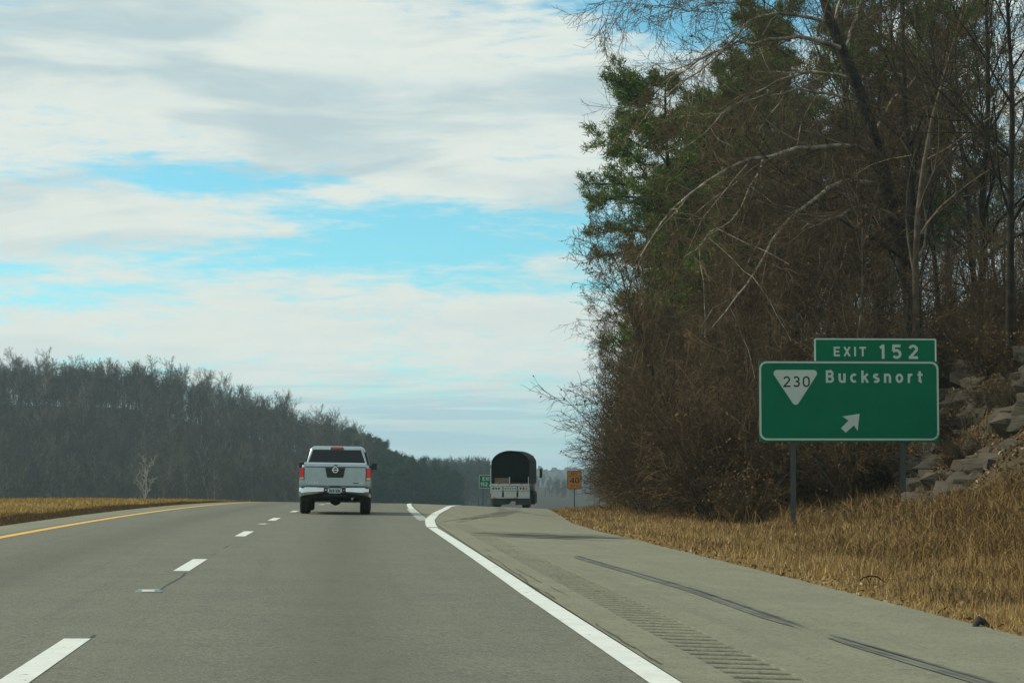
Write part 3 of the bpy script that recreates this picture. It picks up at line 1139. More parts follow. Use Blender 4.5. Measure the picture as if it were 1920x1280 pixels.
# tailgate and the lid that closes the bed
tg = MB()
tg.loft([[(-.835, y, .79), (.835, y, .79), (.845, y, 1.05), (.835, y, 1.30), (-.835, y, 1.30), (-.845, y, 1.05)] for y in (.0, .06)])
tail = tg.build('tailgate', 'silver', pk, .014)
lid = MB()
lid.loft([[(-.86, -.015, 1.325), (.86, -.015, 1.325), (.86, -.01, 1.36), (.84, .06, 1.425), (-.84, .06, 1.425), (-.86, -.01, 1.36)][:]] and
         [[(x, -.02, 1.318), (x, .0, 1.40), (x, .10, 1.432), (x, 1.93, 1.425), (x, 1.93, 1.37), (x, .0, 1.318 + .002)] for x in (-.855, .855)])
lid_o = lid.build('bed_cover', 'silver', pk, .010)
MB().box(-.83, .83, .055, .075, 1.302, 1.316).build('gap_shadow_strip', 'black', pk)  # black strip painting in the shadow of the gap under the lid
panel = MB()
panel.loft([[(-.275, y, 1.292), (.275, y, 1.292), (.225, y, 1.035), (.19, y, 1.022), (-.19, y, 1.022), (-.225, y, 1.035)] for y in (-.012, .0)])
badge = panel.build('badge_panel', 'black', tail)
rim_ = MB()
rim_.loft([[(-.32, y, 1.296), (-.285, y, 1.296), (-.235, y, 1.015), (.235, y, 1.015), (.285, y, 1.296), (.32, y, 1.296), (.27, y, .965), (-.27, y, .965)] for y in (-.008, .0)])
rim_.build('badge_surround', 'silver', tail)
em = MB()
em.lathe((0, -.02, 1.232), 1, [(.058, -.006), (.082, -.006), (.082, .006), (.058, .006)], 24)
em.box(-.092, .092, -.032, -.024, 1.219, 1.246)
em.build('emblem', 'chrome', badge)
MB().box(-.03, .06, -.032, -.01, 1.35, 1.378).build('tailgate_latch', 'black', lid_o, .004)
text('TITAN', -.80, -.46, .862, .052, -.006, 'letter', 'chrome', tail, .2)
MB().box(.50, .645, -.008, .0, .862, .884).build('trim_badge', 'black', tail)
MB().box(.67, .765, -.008, .0, .872, .892).build('trim_badge', 'chrome', tail)
# lamps
for sx in (-1, 1):
    lp = MB()
    lp.loft([[(sx * .848, y, .95), (sx * (1.0 + dx_), y, .96), (sx * (.985 + dx_), y, 1.27), (sx * .85, y, 1.29)] for y, dx_ in ((-.012, -.015), (.16, .0))])
    tl = lp.build('tail_light', 'dark_lens', pk, .008)
    pane('red_lens', [(sx * .862, -.012, 1.03), (sx * .972, -.012, 1.03), (sx * .962, -.012, 1.262), (sx * .862, -.012, 1.272)], (0, -1, 0), 'red_lens', .006, tl, .005)
    pane('reversing_lens', [(sx * .862, -.012, .965), (sx * .972, -.012, .97), (sx * .972, -.012, 1.022), (sx * .862, -.012, 1.022)], (0, -1, 0), 'pale_lens', .006, tl, .005)
    # door mirrors
    mr = MB()
    mr.loft([[(sx * .975, y, 1.22), (sx * 1.135, y, 1.23), (sx * 1.145, y, 1.41), (sx * .99, y, 1.43)] for y in (3.80, 3.96)])
    mo = mr.build('door_mirror', 'black', pk, .02)
    MB().box(min(sx * .90, sx * .985), max(sx * .90, sx * .985), 3.86, 3.92, 1.28, 1.34).build('mirror_arm', 'black', mo)
    pane('mirror_glass', [(sx * .995, 3.80, 1.24), (sx * 1.12, 3.80, 1.245), (sx * 1.125, 3.80, 1.40), (sx * 1.005, 3.80, 1.415)], (0, -1, 0), 'chrome' if sx > 3 else 'glass', .004, mo, .003)
    # front lamps, hidden from here
    pane('headlight', [(sx * .6, 5.705, .86), (sx * .95, 5.66, .86), (sx * .93, 5.63, 1.06), (sx * .6, 5.67, 1.06)], (0, 1, 0), 'pale_lens', .03)
hb = MB()
hb.loft([[(-.19, y, z0), (.19, y, z0), (.17, y + .01, z1), (-.17, y + .01, z1)] for y, z0, z1 in ((2.135, 1.808, 1.868), (2.20, 1.808, 1.875))])
hm_ = hb.build('high_brake_light', 'dark_lens', pk, .006)
pane('red_lens', [(-.15, 2.135, 1.822), (.15, 2.135, 1.822), (.14, 2.14, 1.858), (-.14, 2.14, 1.858)], (0, -1, .1), 'red_lens', .006, hm_, .005)
# bumper: two chromed corners and a step in the middle
for sx in (-1, 1):
    bp = MB()
    rings = []
    for x, y, zb_, zt_ in ((.30, -.16, .60, .745), (.55, -.17, .57, .755), (.80, -.15, .54, .755), (.93, -.08, .50, .75), (.985, .06, .47, .735), (.99, .30, .50, .72)):
        zm = (zb_ + zt_) / 2
        rings.append([(sx * x, y + .05, zb_), (sx * x, y - .005, zm - .03), (sx * x, y + .0, zm + .02), (sx * x, y + .035, zt_), (sx * x, y + .13, zt_ - .005), (sx * x, y + .13, zb_ + .01)])
    bp.loft(rings)
    smooth(bp.build('bumper', 'chrome', pk, .006))
    pd = MB()
    pd.box(sx * .235 - .062, sx * .235 + .062, -.14, -.02, .595, .735)
    p_ = pd.build('bumper_step', 'black', pk, .01)
    MB().box(sx * .175 - .018, sx * .175 + .018, -.148, -.141, .625, .725).build('step_trim', 'chrome', p_)
    cyl = MB().cyl((sx * .245, -.147, .685), 1, .022, .012, 12)
    cyl.build('step_light', 'pale_lens' if sx < 0 else 'grey_metal', p_)
    ct = MB()
    ct.box(sx * .30 if sx > 0 else -.95, .95 if sx > 0 else -.30, -.11, .05, .757, .772)
    ct.build('bumper_pad', 'black', pk, .004)
pl = MB()
pl.box(-.155, .155, -.125, -.110, .592, .742)
plate = pl.build('number_plate', 'plate', pk, .004)
for i, x in enumerate((-.125, -.078, -.031, .045, .088, .125)):     # dark characters, as illegible as in the photograph
    MB().box(x - .014, x + .014, -.1285, -.1255, .628, .698 - .012 * (i % 2)).build('plate_character', 'plate_ink', plate)
MB().box(-.13, .13, -.1285, -.1255, .712, .724).build('plate_banner', 'pale_lens', plate)
MB().box(-.155, .155, -.09, .0, .742, .79).build('plate_recess', 'black', pk)
# underside
ub = MB()
ub.box(-.78, .78, .10, 5.3, .47, .62)
ub.build('underbody', 'under', pk, .02)
rx = MB()
rx.cyl((0, 1.17, .40), 0, .055, 1.5, 14)
rx.lathe((0, 1.17, .40), 0, [(.02, -.19), (.12, -.12), (.165, -.03), (.165, .03), (.12, .12), (.02, .19)], 16)
rx.build('rear_axle', 'under', pk)
MB().box(-.34, .34, -.06, .02, .50, .57).build('tow_hitch', 'under', pk, .01)
MB().box(-.035, .035, -.13, -.06, .50, .57).build('hitch_receiver', 'black', pk)
MB().cyl((.48, .35, .45), 1, .035, .9, 12).build('exhaust_pipe', 'grey_metal', pk)
MB().box(-.62, .1, .45, .85, .40, .56).build('spare_carrier', 'under', pk, .05)
for sx in (-1, 1):
    MB().box(sx * .80 - .14, sx * .80 + .14, .62, .635, .36, .62).build('mud_flap', 'black', pk)
    make_wheel(pk, sx * .835, 1.17, .395, .29, sx)
    make_wheel(pk, sx * .835, 4.72, .395, .29, sx)
    MB().box(sx * .93 - .05, sx * .93 + .05, 2.0, 4.1, .40, .46).build('side_step', 'black', pk, .015)
    MB().box(sx * .955 - .01, sx * .955 + .012, 2.45, 2.6, 1.13, 1.16).build('door_handle', 'chrome', pk)
MB().box(-.45, .45, 5.71, 5.76, .62, 1.02).build('grille', 'black', pk, .02)

# ------------------------------------------------------------------ the lorry on the ramp
LY = 141.0
lc = at(957, 900, LY)
lz = float(zroad(lc.x, LY))
lor = empty('covered_lorry', (lc.x, LY, lz), -math.radians(8.2), 'black tarp-covered flatbed lorry with rounded top taking the exit ramp', 'lorry')
TL = 11.5
# arched tarpaulin shell with an open back
outer = [(-1.31, 1.62), (-1.31, 2.95)] + [(1.31 * math.cos(math.radians(a)), 3.02 + .90 * math.sin(math.radians(a))) for a in np.linspace(172, 8, 19)] + [(1.31, 2.95), (1.31, 1.62)]
inner = [(x * .965, z - .05 * (1 if z > 2 else 0)) for x, z in outer]
tp = MB()
no = len(outer)
ringsY = [0, TL]
vo = [[tp.bm.verts.new((x, y, z)) for x, z in outer] for y in ringsY]
vi = [[tp.bm.verts.new((x, y, z)) for x, z in inner] for y in ringsY]
for i in range(no - 1):
    tp.bm.faces.new((vo[0][i], vo[0][i + 1], vo[1][i + 1], vo[1][i]))
    tp.bm.faces.new((vi[0][i + 1], vi[0][i], vi[1][i], vi[1][i + 1]))
    tp.bm.faces.new((vo[0][i + 1], vo[0][i], vi[0][i], vi[0][i + 1]))
tp.build('tarpaulin_cover', 'tarp', lor)
for y in np.linspace(.12, TL - .2, 9):
    rb = MB()
    ro = [(x * .955, z - .07 * (1 if z > 2 else 0)) for x, z in outer]
    ri = [(x * .925, z - .11 * (1 if z > 2 else 0)) for x, z in outer]
    poly = ro + ri[::-1]
    a = [[rb.bm.verts.new((x, yy, z)) for x, z in poly] for yy in (y, y + .05)]
    m_ = len(ro)
    for i in range(m_ - 1):
        for A in a:
            rb.bm.faces.new((A[i], A[i + 1], A[2 * m_ - 2 - i], A[2 * m_ - 1 - i]))
        rb.bm.faces.new((a[0][i], a[0][i + 1], a[1][i + 1], a[1][i]))
        rb.bm.faces.new((a[0][2 * m_ - 1 - i], a[0][2 * m_ - 2 - i], a[1][2 * m_ - 2 - i], a[1][2 * m_ - 1 - i]))
    rb.build('cover_bow', 'black', lor)
rc = MB()
rc.loft([[(x * .955, y, max(z, 2.14) - .06 * (1 if z > 2.2 else 0)) for x, z in outer] for y in (.02, .05)])
rc.build('back_shade_sheet', 'tarp', lor)  # added black sheet, stands in for the shade inside the open back
bh = MB()
bh.loft([[(x * .95, y, z) for x, z in outer] for y in (TL - .12, TL - .05)])
bh.build('bulkhead', 'tarp', lor)
MB().box(-1.28, 1.28, .05, TL, 1.50, 1.61).build('deck', 'under', lor)
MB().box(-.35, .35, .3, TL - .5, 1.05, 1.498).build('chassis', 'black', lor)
# rear panel with its lamps
MB().box(-1.31, 1.31, -.03, .048, 1.50, 1.66).build('rear_rail', 'white_metal', lor)
for k, x0 in enumerate(np.linspace(-1.25, 1.05, 7)):
    MB().box(x0, x0 + .18, -.036, -.031, 1.60, 1.645).build('reflective_strip', 'red_lens' if k % 2 else 'sign_white', lor)
for (xa, xb) in ((-1.31, -.56), (-.46, .44), (.52, 1.31)):
    w_ = MB()
    w_.box(xa, xb, -.02, .04, 1.19, 1.47)
    lb = w_.build('lamp_panel', 'white_metal', lor, .006)
    MB().box(xa + .02, xb - .02, -.0, .04, .74, 1.16).build('rear_skirt', 'white_metal', lor, .006)
for x, m_, r_ in [(-1.17, 'dark_lens', .072), (-.98, 'dark_lens', .072), (-.79, 'dark_lens', .072), (.70, 'dark_lens', .072), (.90, 'dark_lens', .072), (1.10, 'red_lens', .076)] + [(-.33 + .165 * i, 'dark_lens', .046) for i in range(5)]:
    lm = MB().lathe((x, -.03, 1.335), 1, [(.001, -.012), (r_ * .8, -.010), (r_, .0), (r_, .009), (.001, .009)], 18)
    lm.build('round_lamp', m_, lor)
for x in (-1.32, 1.27):
    MB().box(x, x + .05, -.03, .02, .66, 1.185).build('rear_frame_upright', 'white_metal', lor)
MB().box(-1.31, 1.31, -.025, .05, .66, .735).build('bumper_bar', 'white_metal', lor)
for k, x0 in enumerate(np.linspace(-1.2, .95, 4)):
    MB().box(x0, x0 + .28, -.032, -.026, .675, .715).build('reflective_strip', 'red_lens' if k % 2 == 0 else 'sign_white', lor)
MB().box(-1.375, -1.315, -.02, .03, 1.0, 2.72).build('stake', 'white_metal', lor)
MB().box(-.10, -.03, -.02, .04, 1.662, 2.12).build('stake', 'white_metal', lor)
MB().box(1.21, 1.26, -.02, .04, 1.662, 2.12).build('stake', 'white_metal', lor)
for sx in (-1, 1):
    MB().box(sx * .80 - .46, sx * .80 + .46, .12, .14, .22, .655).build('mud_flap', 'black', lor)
    for y in (1.0, 2.25):
        make_wheel(lor, sx * 1.02, y, .50, .52, sx)
    for y, z in ((1.1, 1.56), (3.2, 1.28)):
        mk = MB().box(sx * 1.315, sx * 1.315 + sx * .03, y, y + .10, z - .04, z + .04) if sx > 0 else MB().box(sx * 1.315 - .03, sx * 1.315, y, y + .10, z - .04, z + .04)
        mk.build('marker_light', 'amber', lor)
MB().box(-1.05, 1.05, .7, 2.6, .45, 1.045).build('under_shade_fill', 'black', lor)  # black box added to fill in the shade under the trailer tail
# tractor ahead of the trailer
tr = MB()
ty = TL + .9
tr.loft([[(sx, y, z) for y, z in ((ty, 1.0), (ty, 3.0), (ty + .5, 3.25), (ty + 2.1, 3.1), (ty + 2.6, 2.1), (ty + 4.2, 1.8), (ty + 4.4, .7), (ty + .2, .7))] for sx in (-1.15, 1.15)])
tr.build('cab', 'grey_metal', lor, .05)
pane('windscreen', [(-1.0, ty + 2.58, 2.18), (1.0, ty + 2.58, 2.18), (.95, ty + 2.2, 2.95), (-.95, ty + 2.2, 2.95)], (0, 1, .45), 'glass', .03, lor)
MB().box(-.45, .45, TL - 3.0, ty + 4.0, .75, .98).build('frame_rail', 'black', lor)
for sx in (-1, 1):
    mb = MB()
    mb.box(sx * 1.52 - .10, sx * 1.52 + .10, ty + 2.0, ty + 2.12, 1.92, 2.62)
    mo = mb.build('door_mirror', 'black', lor, .02)
    mb = MB()
    for z in (1.98, 2.54):
        mb.box(min(sx * 1.13, sx * 1.44), max(sx * 1.13, sx * 1.44), ty + 2.03, ty + 2.09, z, z + .04)
    mb.box(sx * 1.655 - .015, sx * 1.655 + .015, ty + 2.03, ty + 2.09, 1.86, 2.70)
    mb.build('mirror_bracket', 'white_metal', mo)
    make_wheel(lor, sx * 1.0, ty + 3.6, .50, .32, sx)
    make_wheel(lor, sx * .98, ty - .1, .50, .52, sx)
    make_wheel(lor, sx * .98, ty - 1.25, .50, .52, sx)
    MB().cyl((sx * .85, ty + 1.4, .75), 1, .32, 1.2, 16).build('fuel_tank', 'chrome', lor)
    MB().cyl((sx * 1.0, ty - .12, 2.4), 2, .07, 2.4, 12).build('exhaust_stack', 'chrome', lor)
for k in range(4):      # sheets of plywood lying flat just inside the tailboard
    pass
MBc = MB()
R_ = Matrix.Rotation(-math.radians(8.2), 4, 'Z')
cr = empty('plywood_box', tuple(Vector((lc.x, LY, lz + 1.612)) + R_ @ Vector((-.62, .10, 0))), -math.radians(8.2), 'tan plywood crate standing inside the open back of the lorry', 'crate')
MB().box(-.46, .46, 0, .42, .0, .44).build('case', 'ply', cr, .008)
for x in (-.40, .40):
    MB().box(x - .035, x + .035, -.02, -.001, .0, .44).build('batten', 'ply', cr)
# ------------------------------------------------------------------ plants: branching tubes
def tubes(polys, sides=4):
    """polys: list of (P (B,N,3), R (B,N)) batches -> verts, quads"""
    Vs, Fs, base = [], [], 0
    for P, R in polys:
        B, N, _ = P.shape
        T = np.empty_like(P)
        T[:, 1:-1] = P[:, 2:] - P[:, :-2]
        T[:, 0] = P[:, 1] - P[:, 0]
        T[:, -1] = P[:, -1] - P[:, -2]
        T /= np.linalg.norm(T, axis=2, keepdims=True) + 1e-9
        ref = np.where(np.abs(T[..., 2:3]) > .9, np.array([1., 0, 0]), np.array([0, 0, 1.]))
        U = np.cross(T, ref)
        U /= np.linalg.norm(U, axis=2, keepdims=True) + 1e-9
        W = np.cross(T, U)
        a = np.arange(sides) * 2 * PI / sides
        V = P[:, :, None] + R[:, :, None, None] * (np.cos(a)[:, None] * U[:, :, None] + np.sin(a)[:, None] * W[:, :, None])
        idx = base + np.arange(B * N * sides).reshape(B, N, sides)
        p, q = idx[:, :-1], idx[:, 1:]
        F = np.stack([p, np.roll(p, -1, 2), np.roll(q, -1, 2), q], -1)
        Vs.append(V.reshape(-1, 3))
        Fs.append(F.reshape(-1, 4))
        base += B * N * sides
    return np.concatenate(Vs), np.concatenate(Fs)


def grow(start, d, L, r0, r1, N, wig, lift, rg):
    B = len(start)
    P = np.empty((B, N, 3))
    P[:, 0] = start
    d = d / (np.linalg.norm(d, axis=1, keepdims=True) + 1e-9)
    stp = (L / (N - 1))[:, None]
    for i in range(1, N):
        d = d + rg.normal(0, wig, (B, 3))
        d[:, 2] += lift
        d /= np.linalg.norm(d, axis=1, keepdims=True) + 1e-9
        P[:, i] = P[:, i - 1] + d * stp
    t = np.linspace(0, 1, N)[None]
    return P, r0[:, None] * (1 - t) + r1[:, None] * t


def kids(P, R, per, tlo, thi, ang, rg, ratio, L, rmul=.6, lenfall=.5, tpow=1.):
    """children along every branch: start, direction, length, radius"""
    B, N, _ = P.shape
    n = B * per
    b = np.repeat(np.arange(B), per)
    t = tlo + (thi - tlo) * ((np.tile(np.arange(per), B) + rg.random(n)) / per) ** tpow
    f = t * (N - 1)
    i = np.minimum(f.astype(int), N - 2)
    w = (f - i)[:, None]
    s = P[b, i] * (1 - w) + P[b, i + 1] * w
    T = P[b, i + 1] - P[b, i]
    T /= np.linalg.norm(T, axis=1, keepdims=True) + 1e-9
    rv = rg.normal(0, 1, (n, 3))
    rv -= (rv * T).sum(1, keepdims=True) * T
    rv /= np.linalg.norm(rv, axis=1, keepdims=True) + 1e-9
    a = np.radians(rg.uniform(ang[0], ang[1], n))[:, None]
    d = T * np.cos(a) + rv * np.sin(a)
    r = (R[b, i] * (1 - w[:, 0]) + R[b, i + 1] * w[:, 0]) * rmul
    return s, d, L[b] * ratio * (1 - lenfall * t) * rg.uniform(.7, 1.25, n), r


def tree_meshes(seed, H, r, L1, spread, n=(14, 5, 6, 5), tlo=.32, lift=(.10, .06, .03), twig=.006, minr=.004, wig=.05, sides=(7, 5, 3, 3), ang=(35, 65), leaf=0, lean=.02, fall=.62):
    """trunk mesh and crown mesh of a bare broadleaf tree"""
    rg = np.random.default_rng(seed)
    P0, R0 = grow(np.zeros((1, 3)), np.array([[rg.normal(0, lean), rg.normal(0, lean), 1.]]), np.array([H]), np.array([r]), np.array([r * .12]), 11, wig, .03, rg)
    R0[:, 0] *= 1.35
    s, d, L, rr_ = kids(P0, R0, n[0], tlo, .98, ang, rg, spread, np.array([H]), .55, fall)
    P1, R1 = grow(s, d, L, rr_, np.maximum(rr_ * .25, minr), 7, .13, lift[0], rg)
    s, d, L2, r2 = kids(P1, R1, n[1], .2, 1, (25, 60), rg, .55, L, .6, .45)
    r2 = np.maximum(r2, minr)
    P2, R2 = grow(s, d, L2, r2, np.maximum(r2 * .4, minr), 5, .16, lift[1], rg)
    s, d, L3, r3 = kids(P2, R2, n[2], .15, 1, (25, 60), rg, .55, L2, .65, .4)
    r3 = np.maximum(r3, minr)
    P3, R3 = grow(s, d, L3, r3, np.maximum(r3 * .5, twig), 4, .18, lift[2], rg)
    trunk = tubes([(P0, R0)], sides[0])
    crown = [(P3, R3)]
    limbs = [(P1, R1), (P2, R2)]
    if n[3]:
        s, d, L4, r4 = kids(P3, R3, n[3], .1, 1, (25, 65), rg, .6, L3, .7, .3)
        L4 = np.minimum(L4, .9)
        P4, R4 = grow(s, d, L4, np.full(len(s), twig), np.full(len(s), twig * .6), 3, .2, 0, rg)
        crown.append((P4, R4))
        tips = P4[:, -1]
    else:
        tips = P3[:, -1]
    lv = None
    if leaf:
        k = rg.choice(len(tips), min(leaf, len(tips)), replace=False)
        lv = leaf_quads(tips[k], .05, .10, rg)
    return trunk, tubes(limbs, sides[2]), tubes(crown, 3), lv


def leaf_quads(C, lo, hi, rg):
    n = len(C)
    a = rg.normal(0, 1, (n, 3))
    a /= np.linalg.norm(a, axis=1, keepdims=True)
    b = np.cross(a, rg.normal(0, 1, (n, 3)))
    b /= np.linalg.norm(b, axis=1, keepdims=True) + 1e-9
    s = rg.uniform(lo, hi, n)[:, None]
    V = np.stack([C - a * s, C - b * s * .55, C + a * s, C + b * s * .55], 1).reshape(-1, 3)
    return V, np.arange(n * 4).reshape(n, 4)


def make_tree(name, meshes, bark, twig, leafmat=None, merge=True):
    """prototype: Empty > trunk, crown (> dead_leaves)"""
    tr_, li, cr_, lv = meshes
    root = bpy.data.objects.new(name, None)
    COL.objects.link(root)
    V = np.concatenate([tr_[0], li[0]])
    F = np.concatenate([tr_[1], li[1] + len(tr_[0])])
    smooth(link('trunk', mesh_np('trunk', V, F), root, bark))
    cr_o = link('crown', mesh_np('crown', *cr_), root, twig)
    if lv is not None and leafmat:
        link('dead_leaves', mesh_np('dead_leaves', *lv), cr_o, leafmat)
    return root


used_proto = set()


def put(proto, X, Y, sc=1., rz=None, label=None, cat='tree', group=None, z=None, tilt=(0, 0)):
    if proto.name not in used_proto:
        used_proto.add(proto.name)
        o = proto
    else:
        o = copy_tree(proto)
    z = float(ground_z(X, Y)) - .15 if z is None else z
    o.location = (X, Y, z)
    o.rotation_euler = (tilt[0], tilt[1], rng.uniform(0, 2 * PI) if rz is None else rz)
    o.scale = (sc, sc, sc * rng.uniform(.94, 1.06))
    tag(o, label, cat, group)
    return o


# ------------------------------------------------------------------ the wood on the right-hand hill
tall = [make_tree('bare_tree', tree_meshes(10 + i, H, r, 0, .44, (16, 6, 5, 5), .26, (.10, .05, .02), .008, .008, .06, leaf=lf, ang=(28, 65), fall=.55), bk, tw, 'dead_leaf')
        for i, (H, r, bk, tw, lf) in enumerate(((17, .15, 'bark', 'twig', 60), (15, .12, 'dark_bark', 'twig', 260), (19, .19, 'dark_bark', 'twig_grey', 40), (13, .09, 'bark', 'twig', 120)))]
small = [make_tree('sapling', tree_meshes(30 + i, H, r, 0, .42, (18, 6, 6, 4), .10, (.12, .05, .0), .006, .006, .07, ang=(25, 60), leaf=lf), 'bark', 'twig', 'dead_leaf')
         for i, (H, r, lf) in enumerate(((8.5, .075, 160), (7, .06, 420), (9.5, .085, 90)))]


def bush_meshes(seed, H, stems, n1, n2_, leaf, tw=.006):
    rg = np.random.default_rng(seed)
    th = rg.uniform(0, 2 * PI, stems)
    out = rg.uniform(.1, .75, stems)
    st = np.stack([np.cos(th) * .35 * rg.random(stems), np.sin(th) * .35 * rg.random(stems), np.zeros(stems)], 1)
    d = np.stack([np.cos(th) * out, np.sin(th) * out, np.ones(stems)], 1)
    L = H * rg.uniform(.6, 1.1, stems)
    P1, R1 = grow(st, d, L, np.full(stems, .022), np.full(stems, .007), 8, .11, -.015, rg)
    s, d, L2, r2 = kids(P1, R1, n1, .12, 1, (25, 70), rg, .45, L, .6, .5)
    P2, R2 = grow(s, d, L2, np.maximum(r2, tw), np.full(len(s), tw), 5, .18, .01, rg)
    s, d, L3, r3 = kids(P2, R2, n2_, .1, 1, (25, 75), rg, .5, L2, .7, .4)
    P3, R3 = grow(s, d, L3, np.full(len(s), tw), np.full(len(s), tw * .6), 3, .2, 0, rg)
    lv = None
    if leaf:
        tips = P3[:, -1]
        lv = leaf_quads(tips[rg.choice(len(tips), min(leaf, len(tips)), replace=False)], .03, .075, rg)
    tr_ = tubes([(P1, R1)], 4)
    return tr_, (np.zeros((0, 3)), np.zeros((0, 4), int)), tubes([(P2, R2), (P3, R3)], 3), lv


bushes = []
for i, (H, st, a, b, lf, tw) in enumerate(((3.2, 26, 12, 6, 500, .0065), (4.5, 22, 14, 6, 200, .007), (2.4, 26, 10, 6, 700, .006), (5.5, 18, 16, 6, 350, .0075))):
    root = make_tree('bare_bush', bush_meshes(60 + i, H, st, a, b, lf, tw), 'bark', 'twig', 'dead_leaf')
    for ch in root.children:
        if ch.name.startswith('trunk'):
            ch.name = 'stems'
        elif ch.name.startswith('crown'):
            ch.name = 'twigs'
    bushes.append(root)


def px_of(X, Y):
    """photograph column in which a point at (X, Y) stands; used only to leave out trees the frame cannot show"""
    return 960 + FPX * math.tan(math.atan2(X, Y) - YAW)


# --- the big pale-limbed tree that arches over the bank
def hero():
    Y0 = 74.0
    foot = at(1716, 560, Y0)
    gz = float(ground_z(foot.x, Y0))
    root = empty('sycamore', (foot.x, Y0, gz - .2), 0, 'largest leaning tree on the bank with long pale limbs arching down towards the road', 'tree')
    inv = Vector((foot.x, Y0, gz - .2))
    def W(pts, dy0=0., dy1=0.):
        n = len(pts)
        return np.array([list(at(x, y, Y0 + dy0 + (dy1 - dy0) * i / (n - 1)) - inv) for i, (x, y) in enumerate(pts)])
    def resample(P, n):
        d = np.r_[0, np.cumsum(np.linalg.norm(np.diff(P, axis=0), axis=1))]
        t = np.linspace(0, d[-1], n)
        Q = np.stack([np.interp(t, d, P[:, k]) for k in range(3)], 1)
        for _ in range(2):
            Q[1:-1] = .25 * Q[:-2] + .5 * Q[1:-1] + .25 * Q[2:]
        return Q
    tp = W([(1725, 640), (1712, 560), (1698, 480), (1674, 390), (1654, 324), (1631, 234), (1607, 156), (1584, 102), (1560, 59), (1541, 0), (1532, -60), (1520, -140)])
    tp[0] = (0, 0, 0)
    tp = resample(tp, 22)
    tr_ = np.interp(np.linspace(0, 1, 22), [0, .2, .6, .8, 1], [.42, .33, .26, .19, .06])
    batches = [(tp[None], tr_[None])]
    limbs = [
        ([(1640, 287), (1600, 268), (1552, 264), (1488, 281), (1430, 293), (1371, 309), (1320, 332), (1277, 367), (1250, 402), (1234, 426), (1211, 469)], .13, -1, -13),
        ([(1430, 300), (1408, 335), (1395, 390), (1360, 415), (1320, 440), (1290, 460)], .06, -8, -14),
        ([(1648, 345), (1615, 328), (1584, 334), (1537, 363), (1498, 391), (1467, 426), (1443, 469), (1432, 510), (1418, 535), (1390, 560), (1370, 590), (1345, 622)], .12, 0, -15),
        ([(1680, 410), (1640, 385), (1600, 385), (1560, 412), (1535, 428), (1500, 430)], .10, -1, -10),
        ([(1574, 90), (1557, 74), (1504, 73), (1440, 78), (1375, 84), (1330, 105), (1290, 130), (1240, 170)], .12, -1, -4),
        ([(1545, 40), (1500, 25), (1460, 22), (1414, 24), (1402, 39), (1371, 78), (1330, 118), (1289, 160), (1240, 190), (1190, 215)], .09, 0, -6),
        ([(1620, 195), (1560, 172), (1496, 172), (1422, 184), (1363, 203), (1332, 242), (1305, 270), (1262, 300)], .08, 0, -3),
        ([(1604, 150), (1545, 130), (1460, 150), (1400, 190), (1350, 225), (1300, 215), (1255, 235)], .09, 1, 3),
        ([(1560, 60), (1568, 20), (1560, -20), (1580, -80)], .08, 1, 3),
        ([(1582, 95), (1600, 40), (1615, -10), (1640, -60)], .08, 1, 4),
        ([(1640, 250), (1680, 190), (1720, 160), (1770, 120)], .07, 1, 4),
        ([(1538, -20), (1470, -30), (1400, -10), (1340, 5), (1280, 12), (1220, 5)], .07, -1, -5),
        ([(1525, -80), (1400, -70), (1290, -35), (1210, -5), (1150, 12), (1122, 18)], .07, -1, -6)]
    rg = np.random.default_rng(5)
    P1s = []
    for pts, r, a, b in limbs:
        Q = resample(W(pts, a * .2, b), 14)
        Q[1:] += np.cumsum(rg.normal(0, .05, (13, 3)), 0) * .6 + rg.normal(0, .05, (13, 3))
        P1s.append(Q)
    P1 = np.array(P1s)
    R1 = np.array([l[1] * .80 * (1 - np.linspace(0, 1, 14) ** .9 * .86) for l in limbs])
    tk = tubes([(tp[None], tr_[None])], 10)
    lm = tubes([(P1, R1)], 6)
    smooth(link('trunk', mesh_np('trunk', *tk), root, 'dark_bark'))
    L = np.linalg.norm(np.diff(P1, axis=1), axis=2).sum(1)
    s, d, L2, r2 = kids(P1, R1, 24, .10, 1, (22, 60), rg, .28, L, .5, .35)
    d[:, 2] -= .25
    P2, R2 = grow(s, d, L2, np.maximum(r2 * rg.uniform(.5, 1., len(r2)), .012), np.full(len(s), .008), 6, .14, -.02, rg)
    sv, sf = tubes([(P2[::3], R2[::3])], 4)
    smooth(link('limbs', mesh_np('limbs', np.concatenate([lm[0], sv]), np.concatenate([lm[1], sf + len(lm[0])])), root, 'pale_bark'))
    P2b, R2b = np.concatenate([P2[1::3], P2[2::3]]), np.concatenate([R2[1::3], R2[2::3]])
    s, d, L3, r3 = kids(P2, R2, 8, .1, 1, (25, 65), rg, .5, L2, .6, .4)
    P3, R3 = grow(s, d, L3, np.full(len(s), .008), np.full(len(s), .006), 4, .16, -.01, rg)
    s, d, L4, r4 = kids(P3, R3, 5, .1, 1, (25, 65), rg, .5, L3, .6, .4)
    P4, R4 = grow(s, d, L4, np.full(len(s), .006), np.full(len(s), .004), 3, .16, 0, rg)
    cr_o = link('crown', mesh_np('crown', *tubes([(P2b, R2b), (P3, R3), (P4, R4)], 3)), root, 'twig')
    tips = P4[:, -1]
    link('dead_leaves', mesh_np('dead_leaves', *leaf_quads(tips[rg.choice(len(tips), 500, replace=False)], .03, .06, rg)), cr_o, 'dead_leaf')


M['pale_bark'] = plain('pale_mottled_bark', (.25, .215, .16), .9, 0, .6, 2.2, .2, .01)
hero()

